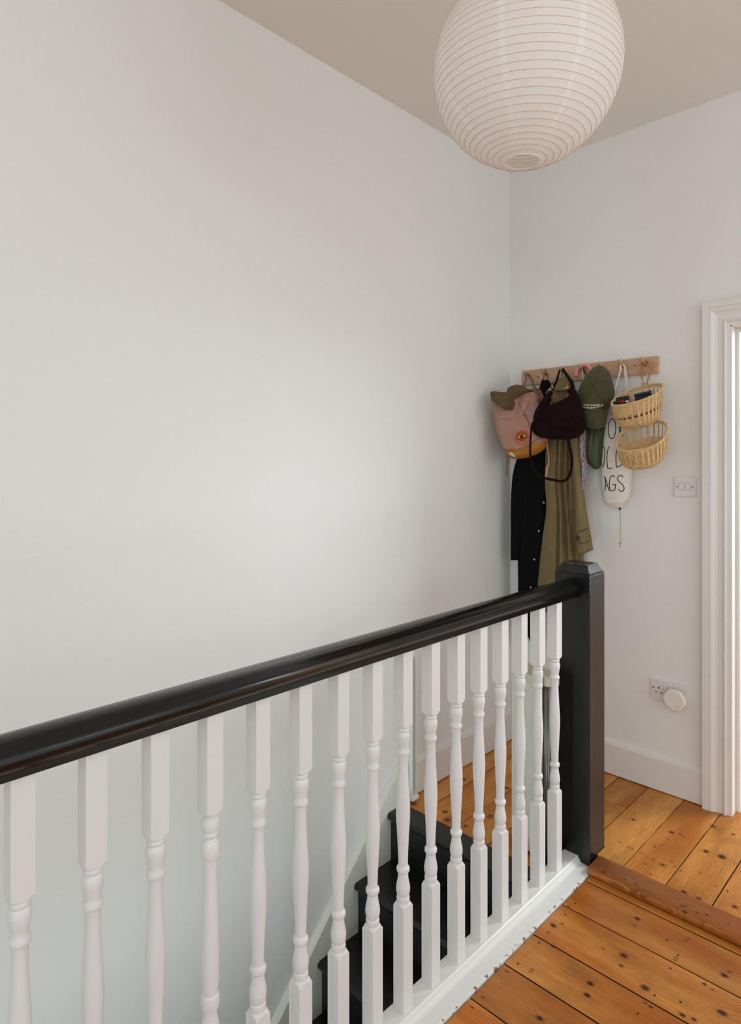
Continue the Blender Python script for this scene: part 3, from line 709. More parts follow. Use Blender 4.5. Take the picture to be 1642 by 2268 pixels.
join_data('hanger_loop', [tube_data([PY(1247, 838, Yk - .01), peg_tip(2) + Vector((-.006, .005, -.004)), peg_tip(2) + Vector((0, .005, .0)), peg_tip(2) + Vector((.008, .005, -.004)), PY(1254, 838, Yk - .01)], .0018, 6)], M_khd, kc)

# ============================================================ BURGUNDY HANDBAG (peg 3)
M_bur = mat('burgundy_suede', (27, 9, 10), 0.95, var=0.3, vscale=25, bump=0.35, bscale=160, spec=0.15); M_gold = mat('gold_hardware', (222, 184, 112), 0.25, metal=1.0, bump=0)
hb = thing('handbag', (-1.48, 2.70, 1.35), 'dark burgundy suede slouch handbag with gold rings and a long loop strap', 'bag')
Yh = 2.648
bd_ = loft('bag_body', [(1206, 893, Yh, 1280, 893, Yh, .016), (1200, 900, Yh, 1286, 902, Yh, .026), (1192, 914, Yh, 1290, 914, Yh, .038), (1185, 930, Yh, 1294.5, 930, Yh, .045), (1181, 945, Yh, 1296.5, 945, Yh, .046), (1184, 959, Yh, 1290, 959, Yh, .042),
                        (1198, 968, Yh, 1278, 969, Yh, .034), (1222, 973, Yh, 1256, 974, Yh, .022)], M_bur, hb, 64, 40, foldA(.03, 3, .2), 0.8)
arm_l = loft('side_gusset', [(1217, 866, Yh - .005, 1225, 868, Yh - .005, .008), (1209, 876, Yh - .005, 1221, 884, Yh - .005, .014), (1199, 891, Yh - .005, 1216, 900, Yh - .005, .022), (1190, 910, Yh - .008, 1213, 914, Yh - .008, .036), (1185, 928, Yh - .008, 1216, 932, Yh - .008, .044)], M_bur, hb, 32, 24)
arm_r = loft('front_panel', [(1257, 862, Yh - .005, 1271, 858, Yh - .005, .007), (1260, 872, Yh - .005, 1277, 868, Yh - .005, .011), (1254, 882, Yh - .005, 1283, 884, Yh - .005, .018), (1238, 890, Yh - .007, 1287, 897, Yh - .007, .026), (1222, 897, Yh - .01, 1290, 908, Yh - .01, .036),
                             (1213, 912, Yh - .01, 1292, 922, Yh - .01, .044), (1209, 928, Yh - .01, 1294, 938, Yh - .01, .047), (1214, 944, Yh - .008, 1290, 952, Yh - .008, .046)], M_bur, hb, 64, 40, None, 0.8)
pt = peg_tip(2)
tube('handle', [PY(1222, 866, Yh - .008), PY(1233, 845, Yh + .03), pt + Vector((-.010, -.006, -.016)), pt + Vector((0, -.006, .002)), pt + Vector((.012, -.006, -.014)), PY(1266, 845, Yh + .03), PY(1270, 862, Yh - .005)], 0, M_bur, hb, flat=([.012, .011, .009, .010, .012, .016, .02], .004), nrm=(0, -1, .2))
thb = bvh(bd_, arm_l, arm_r)
def ring_pts(px, py, Y, ra, rb, rot, n=20):
    c0 = PY(px, py, Y); out = []
    for k in range(n):
        t = 2 * math.pi * k / n; a, b = ra * math.cos(t), rb * math.sin(t)
        out.append(c0 + Vector((a * math.cos(rot) - b * math.sin(rot), 0, a * math.sin(rot) + b * math.cos(rot))))
    return out
tube('ring', ring_pts(1221, 860, Yh - .02, .0115, .005, 0.8), .0016, M_gold, hb, 8, closed=True)
tube('ring', ring_pts(1255.5, 862.5, Yh - .02, .0085, .0062, 0.1)[:11] , .0017, M_gold, hb, 8)
for nm, q, r_ in (('clasp', [PY(1256.5, 850, Yh - .022), PY(1256, 857, Yh - .022), PY(1255.5, 860, Yh - .024)], .0014), ('clasp', [PY(1251, 858.5, Yh - .022), PY(1256, 857, Yh - .023), PY(1260, 857.5, Yh - .022)], .0016),
                 ('buckle', [PY(1227.6, 873, Yh - .02), PY(1227.5, 879, Yh - .02)], .0016), ('buckle', [PY(1222.5, 878, Yh - .02), PY(1222.2, 881, Yh - .02)], .0011),
                 ('zip_pull', [PY(1261, 873, Yh - .025), PY(1257.5, 876, Yh - .025), PY(1255, 882, Yh - .025)], .0011), ('zip_pull', [PY(1219.5, 891, Yh - .022), PY(1220.5, 894, Yh - .022), PY(1222, 896.5, Yh - .022)], .0011)):
    tube(nm, q, r_, M_gold, hb, 6)
lp_ = catmull([(1188, 925), (1179, 940), (1176.5, 962), (1175, 990), (1176, 1015), (1181, 1035), (1191, 1050), (1207, 1058.5), (1226, 1063), (1244, 1066), (1255, 1062), (1263, 1050), (1267, 1030), (1266, 1005), (1261, 985), (1257, 968)], 60)
tube('long_strap', [PY(x, y, 2.592) for i, (x, y) in enumerate(lp_)], 0, M_bur, hb, flat=([.007 + (.0045 if i > 30 else .0045 * i / 30) for i in range(61)], .0035), nrm=(0.35, -1, 0.1))

# ============================================================ PINK BACKPACK (peg 1)
M_pink = mat('dusty_pink_canvas', (166, 124, 106), 0.85, var=0.07, vscale=16, bump=0.3, bscale=120); M_olive = mat('olive_canvas', (90, 70, 36), 0.85, var=0.12, vscale=14, bump=0.3, bscale=120)
M_must = mat('mustard_canvas', (166, 104, 16), 0.7, var=0.08, vscale=16, bump=0.25, bscale=100); M_pinkd = mat('dark_pink_trim', (124, 84, 76), 0.85); M_orange = mat('orange_thread', (232, 92, 48), 0.6, bump=0)
M_patch = mat('rust_patch', (150, 74, 20), 0.8, var=0.12, vscale=90); M_embw = mat('cream_thread', (236, 214, 190), 0.8, bump=0); M_embk = mat('black_thread', (20, 14, 14), 0.8, bump=0); M_lab = mat('grey_oval_label', (196, 194, 176), 0.5, bump=0)
M_strap = mat('tan_webbing', (112, 84, 62), 0.85, var=.1)
bp_ = thing('backpack', (-1.7, 2.68, 1.32), 'dusty pink canvas backpack with olive roll top, mustard base and round bee patch', 'backpack')
yl, yr = 2.645, 2.715
def pf(u, t): return 0.07 * math.sin(3 * t + 4 * u) * (1 - u) + 0.05 * math.sin(5 * t + 7 * u) * (1 - 0.6 * u)
pb = loft('pack_body', [(1104, 884, yl + .02, 1184, 868, yr, .03), (1096, 893, yl, 1194, 880, yr, .05), (1093.5, 908, yl, 1198, 895, yr, .062), (1094, 924, yl, 1203, 911, yr, .07), (1099, 945, yl, 1208, 930, yr, .075), (1106, 966, yl, 1212, 950, yr, .078),
                        (1113, 985, yl, 1214, 966, yr, .08), (1118.5, 996, yl, 1214, 977, yr, .08), (1122, 1001, yl, 1213, 982, yr, .08)], M_pink, bp_, 64, 50, pf, 0.75)
base = loft('pack_base', [(1120, 997, yl, 1214, 979, yr, .0805), (1122, 1003, yl, 1212, 986, yr, .081), (1128, 1011, yl, 1204, 997, yr, .078), (1136, 1016, yl + .01, 1190, 1006, yr, .068), (1146, 1017, yl + .03, 1172, 1012, yr, .045)], M_must, bp_, 64, 24, None, 0.75)
tp = bvh(pb, base)
a1 = loft('rolled_top', [(1088.5, 869, 2.63, 1090, 877, 2.63, .010), (1094, 867, 2.625, 1096, 889, 2.62, .03), (1102, 867.5, 2.625, 1103, 895, 2.61, .045), (1112, 869, 2.625, 1113, 901, 2.60, .055), (1122, 869.5, 2.63, 1124, 908, 2.60, .055), (1130, 869.5, 2.635, 1131, 908, 2.60, .05), (1136, 872, 2.64, 1137, 900, 2.61, .04), (1141, 878, 2.65, 1141, 890, 2.63, .02)], M_olive, bp_, 32, 30, foldA(.2, 3, 1), 0.7)
a2 = loft('r2', [(1130, 861, 2.66, 1131.5, 880, 2.65, .03), (1134, 857, 2.665, 1136, 893, 2.64, .045), (1141, 853.5, 2.67, 1140.5, 897, 2.64, .052), (1149, 852.5, 2.675, 1146, 885, 2.65, .052), (1158, 855, 2.68, 1152, 878, 2.655, .045), (1162, 859, 2.69, 1160, 873, 2.67, .04), (1170, 860.5, 2.70, 1169, 869, 2.69, .03), (1178, 862, 2.71, 1177, 867, 2.70, .02)], M_olive, None, 32, 30, foldA(.2, 3, 2), 0.7)
merge([a1, a2])
side = loft('side_flap', [(1158, 882, 2.672, 1166, 879, 2.68, .008), (1150, 882, 2.668, 1180, 876, 2.69, .03), (1144, 892, 2.665, 1186, 884, 2.70, .045), (1139, 905, 2.66, 1187, 895, 2.70, .055), (1137, 920, 2.66, 1184, 910, 2.70, .06), (1133, 935, 2.66, 1176, 925, 2.69, .06), (1130, 945, 2.66, 1168, 938, 2.69, .055)], M_pink, bp_, 48, 32, foldA(.13, 4, .4), 0.8)
tp2 = bvh(pb, base, side)
def dr(pts, tree, off, w_, th, n=16, Y=2.6): return tube_data([drape(x, y, tree, off, Y) for x, y in catmull(pts, n)], 0, flat=(w_, th), nrm=(0.3, -1, 0))
join_data('base_piping', [dr([(1118, 994), (1126, 999), (1140, 998), (1157, 993), (1172, 985), (1190, 973), (1202, 969)], tp2, .002, .003, .002, 24), dr([(1130, 1012.5), (1150, 1012), (1172, 1005), (1190, 997), (1201, 988)], tp2, .0015, .002, .0015, 24)], M_pinkd, bp_, False)
# gathered elastic pocket edge
patch('elastic_pocket', [(1160, 914), (1168, 909), (1180, 902), (1190, 893), (1194, 897), (1192, 910), (1184, 935), (1178, 943), (1170, 932)], tp2, .0015, mat('mauve_elastic', (122, 92, 88), .85), bp_, 2.6, .0012)
el = []
for k in range(15):
    t = k / 14; x0, y0 = 1161 + 31 * t, 915 - 22 * t; x1, y1 = 1178 + 12 * t, 940 - 20 * t; el.append(dr([(x0, y0), (x0 + .55 * (x1 - x0), y0 + .5 * (y1 - y0)), (x1, y1)], tp2, .002, .0022, .002, 8))
join_data('elastic_gather', el, mat('pale_gather', (196, 164, 152), .85), bp_, False)
join_data('canvas_seam', [dr([(1148, 880), (1152, 897), (1160, 915), (1170, 935), (1178, 955)], tp2, .0012, .0018, .001), dr([(1114, 926), (1122, 929), (1131, 928)], tp2, .0012, .0025, .001), dr([(1186, 878), (1190, 888), (1196, 895)], tp2, .001, .002, .001)], M_pinkd, bp_, False)
join_data('orange_tab', [tube_data([drape(x, y, tp2, .003, 2.6) for x, y in catmull([(1164.5, 923.5), (1169, 924.5), (1171.5, 928), (1170, 931.5), (1166.5, 932)], 12)], .0016, 6)], M_orange, bp_)
# round patch with a bee
pcx, pcy, pr_ = 1156.6, 969.5, 15.6
cir = [(pcx + pr_ * math.cos(2 * math.pi * k / 28) * 1.02, pcy + pr_ * math.sin(2 * math.pi * k / 28)) for k in range(28)]
pa = patch('round_patch', cir, tp2, .0035, M_patch, bp_, 2.6, .003); tpp = bvh(pa, pb)
cirp = [(pcx + (pr_ - .6) * math.cos(2 * math.pi * k / 40) * 1.02, pcy + (pr_ - .6) * math.sin(2 * math.pi * k / 40)) for k in range(40)]
tube('patch_border', [drape(x, y, tpp, .001, 2.6) for x, y in cirp], .0017, M_orange, bp_, 6, closed=True)
def blob(px, py, rx, ry, rot, tree, off, n=12, Y=2.6):
    vs_ = [drape(px, py, tree, off, Y)]
    for k in range(n):
        t = 2 * math.pi * k / n; a, b = rx * math.cos(t), ry * math.sin(t); vs_.append(drape(px + a * math.cos(rot) - b * math.sin(rot), py + a * math.sin(rot) + b * math.cos(rot), tree, off, Y))
    return vs_, [[0, 1 + k, 1 + (k + 1) % n] for k in range(n)]
flat_obj('bee_body', [blob(1156 + .1 * k, 966.2 + 1.9 * k, 4.2 - abs(k - 1) * .7, .75, -.12, tpp, .0015) for k in range(4)] + [blob(1155.5, 964.6, 1.6, 1.0, 0, tpp, .0015)], M_embk, bp_)
flat_obj('bee_wing', [blob(1150.3, 968.2, 2.3, 1.1, .4, tpp, .0016), blob(1161.4, 965, 2.4, 1.1, -.75, tpp, .0016)], M_embw, bp_)
pt_ = []
for word, a0, a1_ in (('BE', 142, 125), ('KIND', 112, 76), ('IN', 62, 50), ('BUZZ', 38, 8)):
    def fn(u, v, a0=a0, a1_=a1_):
        ang = math.radians(a0 + (a1_ - a0) * u); rr_ = 12.6 - 2.4 * v / 0.7 ; return drape(pcx + rr_ * math.cos(ang), pcy + rr_ * math.sin(ang), tpp, .0016, 2.6)
    pt_.append((text_data(word, fn, 1.0, 0.01)))
flat_obj('patch_lettering', pt_, M_embw, bp_)
patch('oval_label', [(1135.3 + 8.6 * math.cos(t) * math.cos(.62) - 3.1 * math.sin(t) * math.sin(.62), 1007 + 8.6 * math.cos(t) * math.sin(.62) + 3.1 * math.sin(t) * math.cos(.62)) for t in [2 * math.pi * k / 20 for k in range(20)]], tp2, .002, M_lab, bp_, 2.6, .0015)
p0 = peg_tip(0)
join_data('top_strap', [tube_data([PY(1158, 857, 2.70), PY(1166, 842, 2.77), p0 + Vector((-.007, 0, -.012)), p0 + Vector((0, 0, -.0035)), p0 + Vector((.008, 0, -.012)), PY(1179, 842, 2.77), PY(1184, 860, 2.73), PY(1195, 885, 2.69)], 0, flat=([.006, .006, .006, .007, .008, .010, .014, .016], .003), nrm=(0.2, -1, 0.1))], M_strap, bp_, False)
join_data('shoulder_strap', [tube_data([PY(1185, 862, 2.76), PY(1193, 866, 2.74), PY(1199, 880, 2.71), PY(1203, 895, 2.70)], 0, flat=([.012, .022, .024, .022], .01), nrm=(.2, -1, .1))], M_pinkd, bp_, False)
join_data('webbing_tail', [tube_data([PY(1125.5, 1003, 2.66), PY(1125, 1020, 2.665), PY(1123.5, 1035, 2.67), PY(1123, 1052, 2.672)], 0, flat=([.009, .010, .010, .010], .003), nrm=(.5, -1, 0))], M_pinkd, bp_, False)
join_data('webbing_tail', [tube_data([PY(1213, 976, 2.71), PY(1213.5, 996, 2.712), PY(1216.5, 1024, 2.713), PY(1212.5, 1037, 2.713), PY(1209.5, 1058, 2.714)], 0, flat=([.006, .006, .006, .010, .010], .0025), nrm=(.3, -1, 0))], mat('pale_pink_webbing', (176, 134, 112), .85), bp_, False)
join_data('buckle', [tube_data([PY(1094.5, 928, 2.66), PY(1093.5, 940, 2.66), PY(1097, 941, 2.66)], .0015, 5)], M_snap, bp_)

# ============================================================ PINK HAIRBAND (peg 4)
M_coral = mat('coral_velvet', (240, 154, 146), 0.6, bump=0.1)
hbn = [PY(x, y, RY - .012) for x, y in catmull([(1277, 834.5), (1277, 827), (1281, 817), (1289, 809.5), (1298, 808), (1306, 813), (1309, 822), (1305, 829)], 30)]
o = tube('hairband', hbn, [.007] + [.0085] * 29 + [.007], M_coral, None, 14); tag(o, 'coral pink padded hairband arched over the fourth peg', 'hairband')

# ============================================================ FLORAL SCARF (peg 4)
def floral():
    m = NT('floral_print'); p = m.pos(); v = m.n('ShaderNodeTexVoronoi'); v.inputs['Scale'].default_value = 210; m.l(p, v.inputs['Vector'])
    s = m.n('ShaderNodeSeparateColor'); m.l(v.outputs['Color'], s.inputs[0])
    col = m.mix(m.math('GREATER_THAN', s.outputs[0], .62), lin((160, 164, 170)), lin((168, 58, 64)))
    col = m.mix(m.math('GREATER_THAN', s.outputs[1], .72), col, lin((120, 160, 170))); col = m.mix(m.math('GREATER_THAN', s.outputs[2], .85), col, lin((180, 110, 132)))
    n = m.noise(m.scaled(p, (1, 1, .12)), 160, 3); col = m.mix(m.mapr(n, .55, .75, 0, .5), col, lin((80, 70, 76)))
    m.l(col, m.b.inputs['Base Color']); m.b.inputs['Roughness'].default_value = .8; return m.m
sf = thing('floral_scarf', (-1.39, 2.80, 1.4), 'thin red and blue floral scarf hanging between the khaki coat and the green pouch', 'scarf')
Ys = 2.785
loft('scarf_cloth', [(1287, 884, Ys, 1290, 884, Ys, .003), (1285, 905, Ys, 1294, 905, Ys, .010), (1285, 960, Ys - .03, 1297, 955, Ys - .03, .012), (1285.5, 985, Ys - .035, 1296, 985, Ys - .035, .012), (1286.5, 1010, Ys - .035, 1298, 1010, Ys - .035, .012), (1289, 1030, Ys - .035, 1301, 1030, Ys - .035, .012), (1290, 1050, Ys - .035, 1299, 1046, Ys - .035, .010), (1290.5, 1070, Ys - .035, 1295, 1068, Ys - .035, .006), (1291, 1087, Ys - .035, 1292.5, 1087, Ys - .035, .003)],
     floral(), sf, 48, 60, foldA(.3, 5, .3))
tube('scarf_loop', [PY(1288, 886, Ys), PY(1292, 850, RY - .02), peg_tip(3) + Vector((.002, .012, -.006))], .002, M_embw, sf, 6)

# ============================================================ GREEN CAP (pegs 4-5)
M_cap = mat('olive_corduroy', (68, 64, 32), 0.9, var=0.1, vscale=16, bump=0.4, bscale=110, sheen=0.1); M_capd = mat('dark_olive_seam', (54, 56, 28), 0.9)
cp = thing('baseball_cap', (-1.33, 2.73, 1.6), 'olive green baseball cap with cream lettering hanging brim down from the fifth peg', 'cap')
Yp = 2.742
cr = loft('crown', [(1326, 809, Yp + .02, 1338, 811, Yp + .02, .012), (1312, 819, Yp + .01, 1347, 822, Yp + .01, .040), (1300, 835, Yp, 1352.5, 838, Yp, .062), (1291, 853, Yp, 1356, 855, Yp, .075), (1286, 868, Yp, 1357.5, 868, Yp, .082), (1284.5, 882, Yp, 1354, 882, Yp, .082), (1287.5, 895, Yp, 1348, 893, Yp, .076), (1291, 903, Yp, 1345, 902, Yp, .070), (1294.5, 910, Yp, 1343, 909, Yp, .062)], M_cap, cp, 72, 50, lambda u, t: math.sin(math.pi * min(1, u * 1.3)) * (.16 * math.cos(3 * t + .5) + .07 * math.sin(6 * t + 3 * u)) * (1 - u), 0.9)
br = loft('brim', [(1294.5, 907, Yp - .02, 1344.5, 906, Yp - .02, .045), (1296, 918, Yp - .034, 1343.5, 916, Yp - .034, .05), (1297, 932, Yp - .034, 1342.5, 930, Yp - .034, .045), (1299, 943, Yp - .034, 1341, 941, Yp - .034, .036), (1306, 948, Yp - .034, 1333, 947, Yp - .034, .024), (1313, 950, Yp - .034, 1326, 949.5, Yp - .034, .014)], M_cap, cp, 48, 24, None, 0.9)
tc = bvh(cr, br)
join_data('crown_seam', [dr(q, tc, .0005, .0017, .0012, 20, 2.66) for q in ([(1315.5, 852.5), (1308, 866), (1300, 878), (1290, 892)], [(1315.5, 852.5), (1321, 840), (1327, 825), (1332, 811)], [(1315.5, 852.5), (1321, 866), (1330, 880), (1341, 893)],
           [(1315.5, 852.5), (1306, 848), (1297, 846)], [(1315.5, 852.5), (1330, 846), (1353, 845)], [(1292, 905.5), (1304, 911), (1318, 913), (1332, 911.5), (1345, 906)])], M_capd, cp, False)
disc('top_button', drape(1315.5, 852.5, tc, .002, 2.7), (.35, -1, .1), .0045, .003, M_cap, cp)
for q in ((1343, 829), (1324, 883)): disc('eyelet', drape(q[0], q[1], tc, .0008, 2.7), (.35, -1, .1), .0028, .0012, M_capd, cp, 10)
tx = [text_data('ALEX EAGLE', lambda u, v: drape(1291.5 + 37 * u, 897.6 + 1.2 * math.sin(math.pi * u) - 4.6 * v, tc, .0012, 2.66), 1.0, 0.03),
      text_data('GARDENING CLUB', lambda u, v: drape(1286.3 + 50 * u, 899.2 - 0.6 * u + 6.2 * math.sin(math.pi * (0.12 + .88 * u) ** 1.05) - 5.0 * v, tc, .0012, 2.66), 1.0, 0.03)]
flat_obj('lettering', tx, M_embw, cp)
tube('back_strap', [PY(1305, 832, Yp - .01), PY(1300, 832, Yp - .01), PY(1296.5, 828, RY - .03), PY(1296, 823, RY - .03), peg_tip(3) + Vector((.010, 0, -.010))], 0, M_capd, cp, flat=(.006, .003), nrm=(0, -1, 0.3))

# ============================================================ GREEN POUCH (peg 5)
M_grn = mat('green_nylon', (62, 70, 36), 0.55, var=0.12, vscale=14, bump=0.3, bscale=50)
gp = thing('gathered_pouch', (-1.34, 2.76, 1.4), 'dark green gathered nylon pouch hanging just below the cap brim', 'pouch')
Yg = 2.80
def gf(u, t): return 0.30 * math.sin(13 * t) * max(0, 1 - u * 1.7) ** 1.3 + .03 * math.sin(3 * t + 1)
gb = loft('pouch_body', [(1304, 936, Yg, 1334, 934, Yg, .012), (1300, 945, Yg, 1341, 942, Yg, .02), (1297, 958, Yg, 1341, 955, Yg, .036), (1296, 975, Yg, 1339, 970, Yg, .046), (1297.5, 995, Yg, 1336.5, 990, Yg, .046), (1301, 1015, Yg, 1334, 1010, Yg, .040), (1308, 1029, Yg, 1332, 1022, Yg, .030), (1314.5, 1036, Yg, 1330, 1032, Yg, .018), (1318, 1039.5, Yg, 1326, 1038.5, Yg, .008)], M_grn, gp, 88, 50, gf, 0.85)
tg = bvh(gb); join_data('centre_seam', [dr([(1320, 952), (1321, 975), (1322, 1000), (1321, 1025), (1319, 1036)], tg, .0008, .004, .0015, 18, 2.74)], mat('green_seam', (84, 96, 44), .6), gp, False)
tube('drawcord', [PY(1318, 937, Yg), PY(1325, 900, 2.845 - .01), peg_tip(4) + Vector((0, .0, .0))], .002, M_capd, gp, 6)

# ============================================================ WHITE COTTON BAG (peg 6)
M_cot = mat('natural_cotton', (222, 212, 202), 0.85, var=0.04, vscale=12, bump=0.4, bscale=120); M_ink = mat('black_print', (14, 14, 20), 0.7, bump=0); M_jute = mat('jute_cord', (176, 142, 108), .8)
cb = thing('cotton_bag_holder', (-1.23, 2.79, 1.25), 'long white cotton bag printed with tall black letters, drawn shut by a cord', 'bag')
Yb = 2.822
def cf(u, t): return .04 * math.sin(3 * t + 1) + 0.22 * math.sin(12 * t) * max(0, (u - .86) / .14)
cbd = loft('bag_tube', [(1356, 872, Yb, 1384, 870, Yb, .012), (1352, 879, Yb, 1388, 877, Yb, .02), (1347.5, 891, Yb, 1392, 890, Yb, .032), (1342, 924, Yb, 1396, 924, Yb, .032), (1338, 965, Yb, 1398, 965, Yb, .036), (1335.5, 1010, Yb, 1399, 1008, Yb, .036), (1334.5, 1049, Yb, 1398.5, 1049, Yb, .036), (1335.5, 1081, Yb, 1397.5, 1078, Yb, .036),
                      (1339, 1100, Yb, 1396, 1096, Yb, .032), (1343, 1111, Yb, 1391, 1108, Yb, .038), (1352, 1120, Yb, 1383, 1118, Yb, .024), (1366, 1127, Yb, 1376, 1126.5, Yb, .008)], M_cot, cb, 96, 80, cf, 0.8)
tcb = bvh(cbd)
LET = [[(1341.5, 928.3), (1345.2, 928)], [(1341.5, 948), (1343.5, 946.5)],
       [(1356.5, 927.5), (1350.5, 933), (1348, 948), (1349, 964), (1354, 971.5), (1360, 969), (1364, 955), (1364, 940), (1361, 930), (1356.5, 927.5)],
       [(1372.5, 927), (1373, 950), (1373.5, 971)], [(1372.5, 928), (1381, 934), (1380, 945), (1373.5, 950), (1383, 971)],
       [(1335.8, 987.6), (1339.6, 994), (1340.2, 1006), (1338.8, 1022), (1335.5, 1036.5)],
       [(1349.8, 988.4), (1346, 1000), (1344.8, 1015), (1346, 1036.5)], [(1346, 1036.5), (1351, 1037.5), (1357, 1036.6)],
       [(1369.5, 988), (1366, 1000), (1364.8, 1015), (1366, 1034.6)], [(1369.5, 988), (1378, 996), (1381, 1012), (1377, 1029), (1366, 1035)],
       [(1339.8, 1054), (1341.5, 1066), (1340.8, 1087.5)], [(1339.8, 1054), (1344, 1068), (1350, 1088)], [(1341, 1077.5), (1347, 1076)],
       [(1361.8, 1057), (1358.5, 1053.6), (1353.5, 1056), (1350.4, 1067), (1350.6, 1080), (1354, 1087), (1359.5, 1087), (1363.4, 1081), (1363.6, 1072.5)], [(1363.6, 1072.5), (1360, 1073.2), (1356.8, 1072.4)],
       [(1381, 1057.5), (1377.5, 1053.4), (1371.5, 1053.8), (1368.4, 1059), (1371, 1066), (1378, 1072), (1383, 1080), (1381.5, 1086.5), (1376.5, 1088.3), (1370, 1083.5)]]
join_data('lettering', [stroke('', q, tcb, None, None, .0034, .0008, 2.77, 22, .0012) for q in LET], M_ink, cb, False)
tube('side_seam', [drape(x, y, tcb, .0012, 2.77) for x, y in catmull([(1395.5, 1048), (1394.5, 1085), (1391.5, 1100), (1386, 1111)], 14)], .0012, M_cot, cb, 5)
p6 = peg_tip(5)
tube('handle', [PY(1358.5, 880, Yb - .01), PY(1368, 845, Yb + .005), PY(1375.5, 818, RY - .03), p6 + Vector((-.004, .006, -.006))], 0, M_cot, cb, flat=([.006, .008, .008, .006], .0015), nrm=(.5, -1, 0))
tube('handle', [p6 + Vector((.001, .012, -.004)), PY(1384.5, 812, RY - .02), PY(1387, 832, Yb + .01), PY(1389, 856, Yb), PY(1389, 886, Yb)], 0, M_cot, cb, flat=([.004, .010, .013, .013, .013], .0015), nrm=(0, -1, 0))
disc('cord_toggle', PY(1373.5, 1127, Yb - .012), (.4, -1, 0), .0055, .004, M_ink, cb, 12)
tube('drawcord', [PY(x, y, Yb - .012) for x, y in catmull([(1373.5, 1128), (1374.5, 1145), (1375.3, 1165), (1374.2, 1185), (1376, 1197), (1373.5, 1203), (1374, 1212)], 30)], [.0016] * 24 + [.003, .0035, .003, .0016, .002, .0025, .003], M_jute, cb, 6)

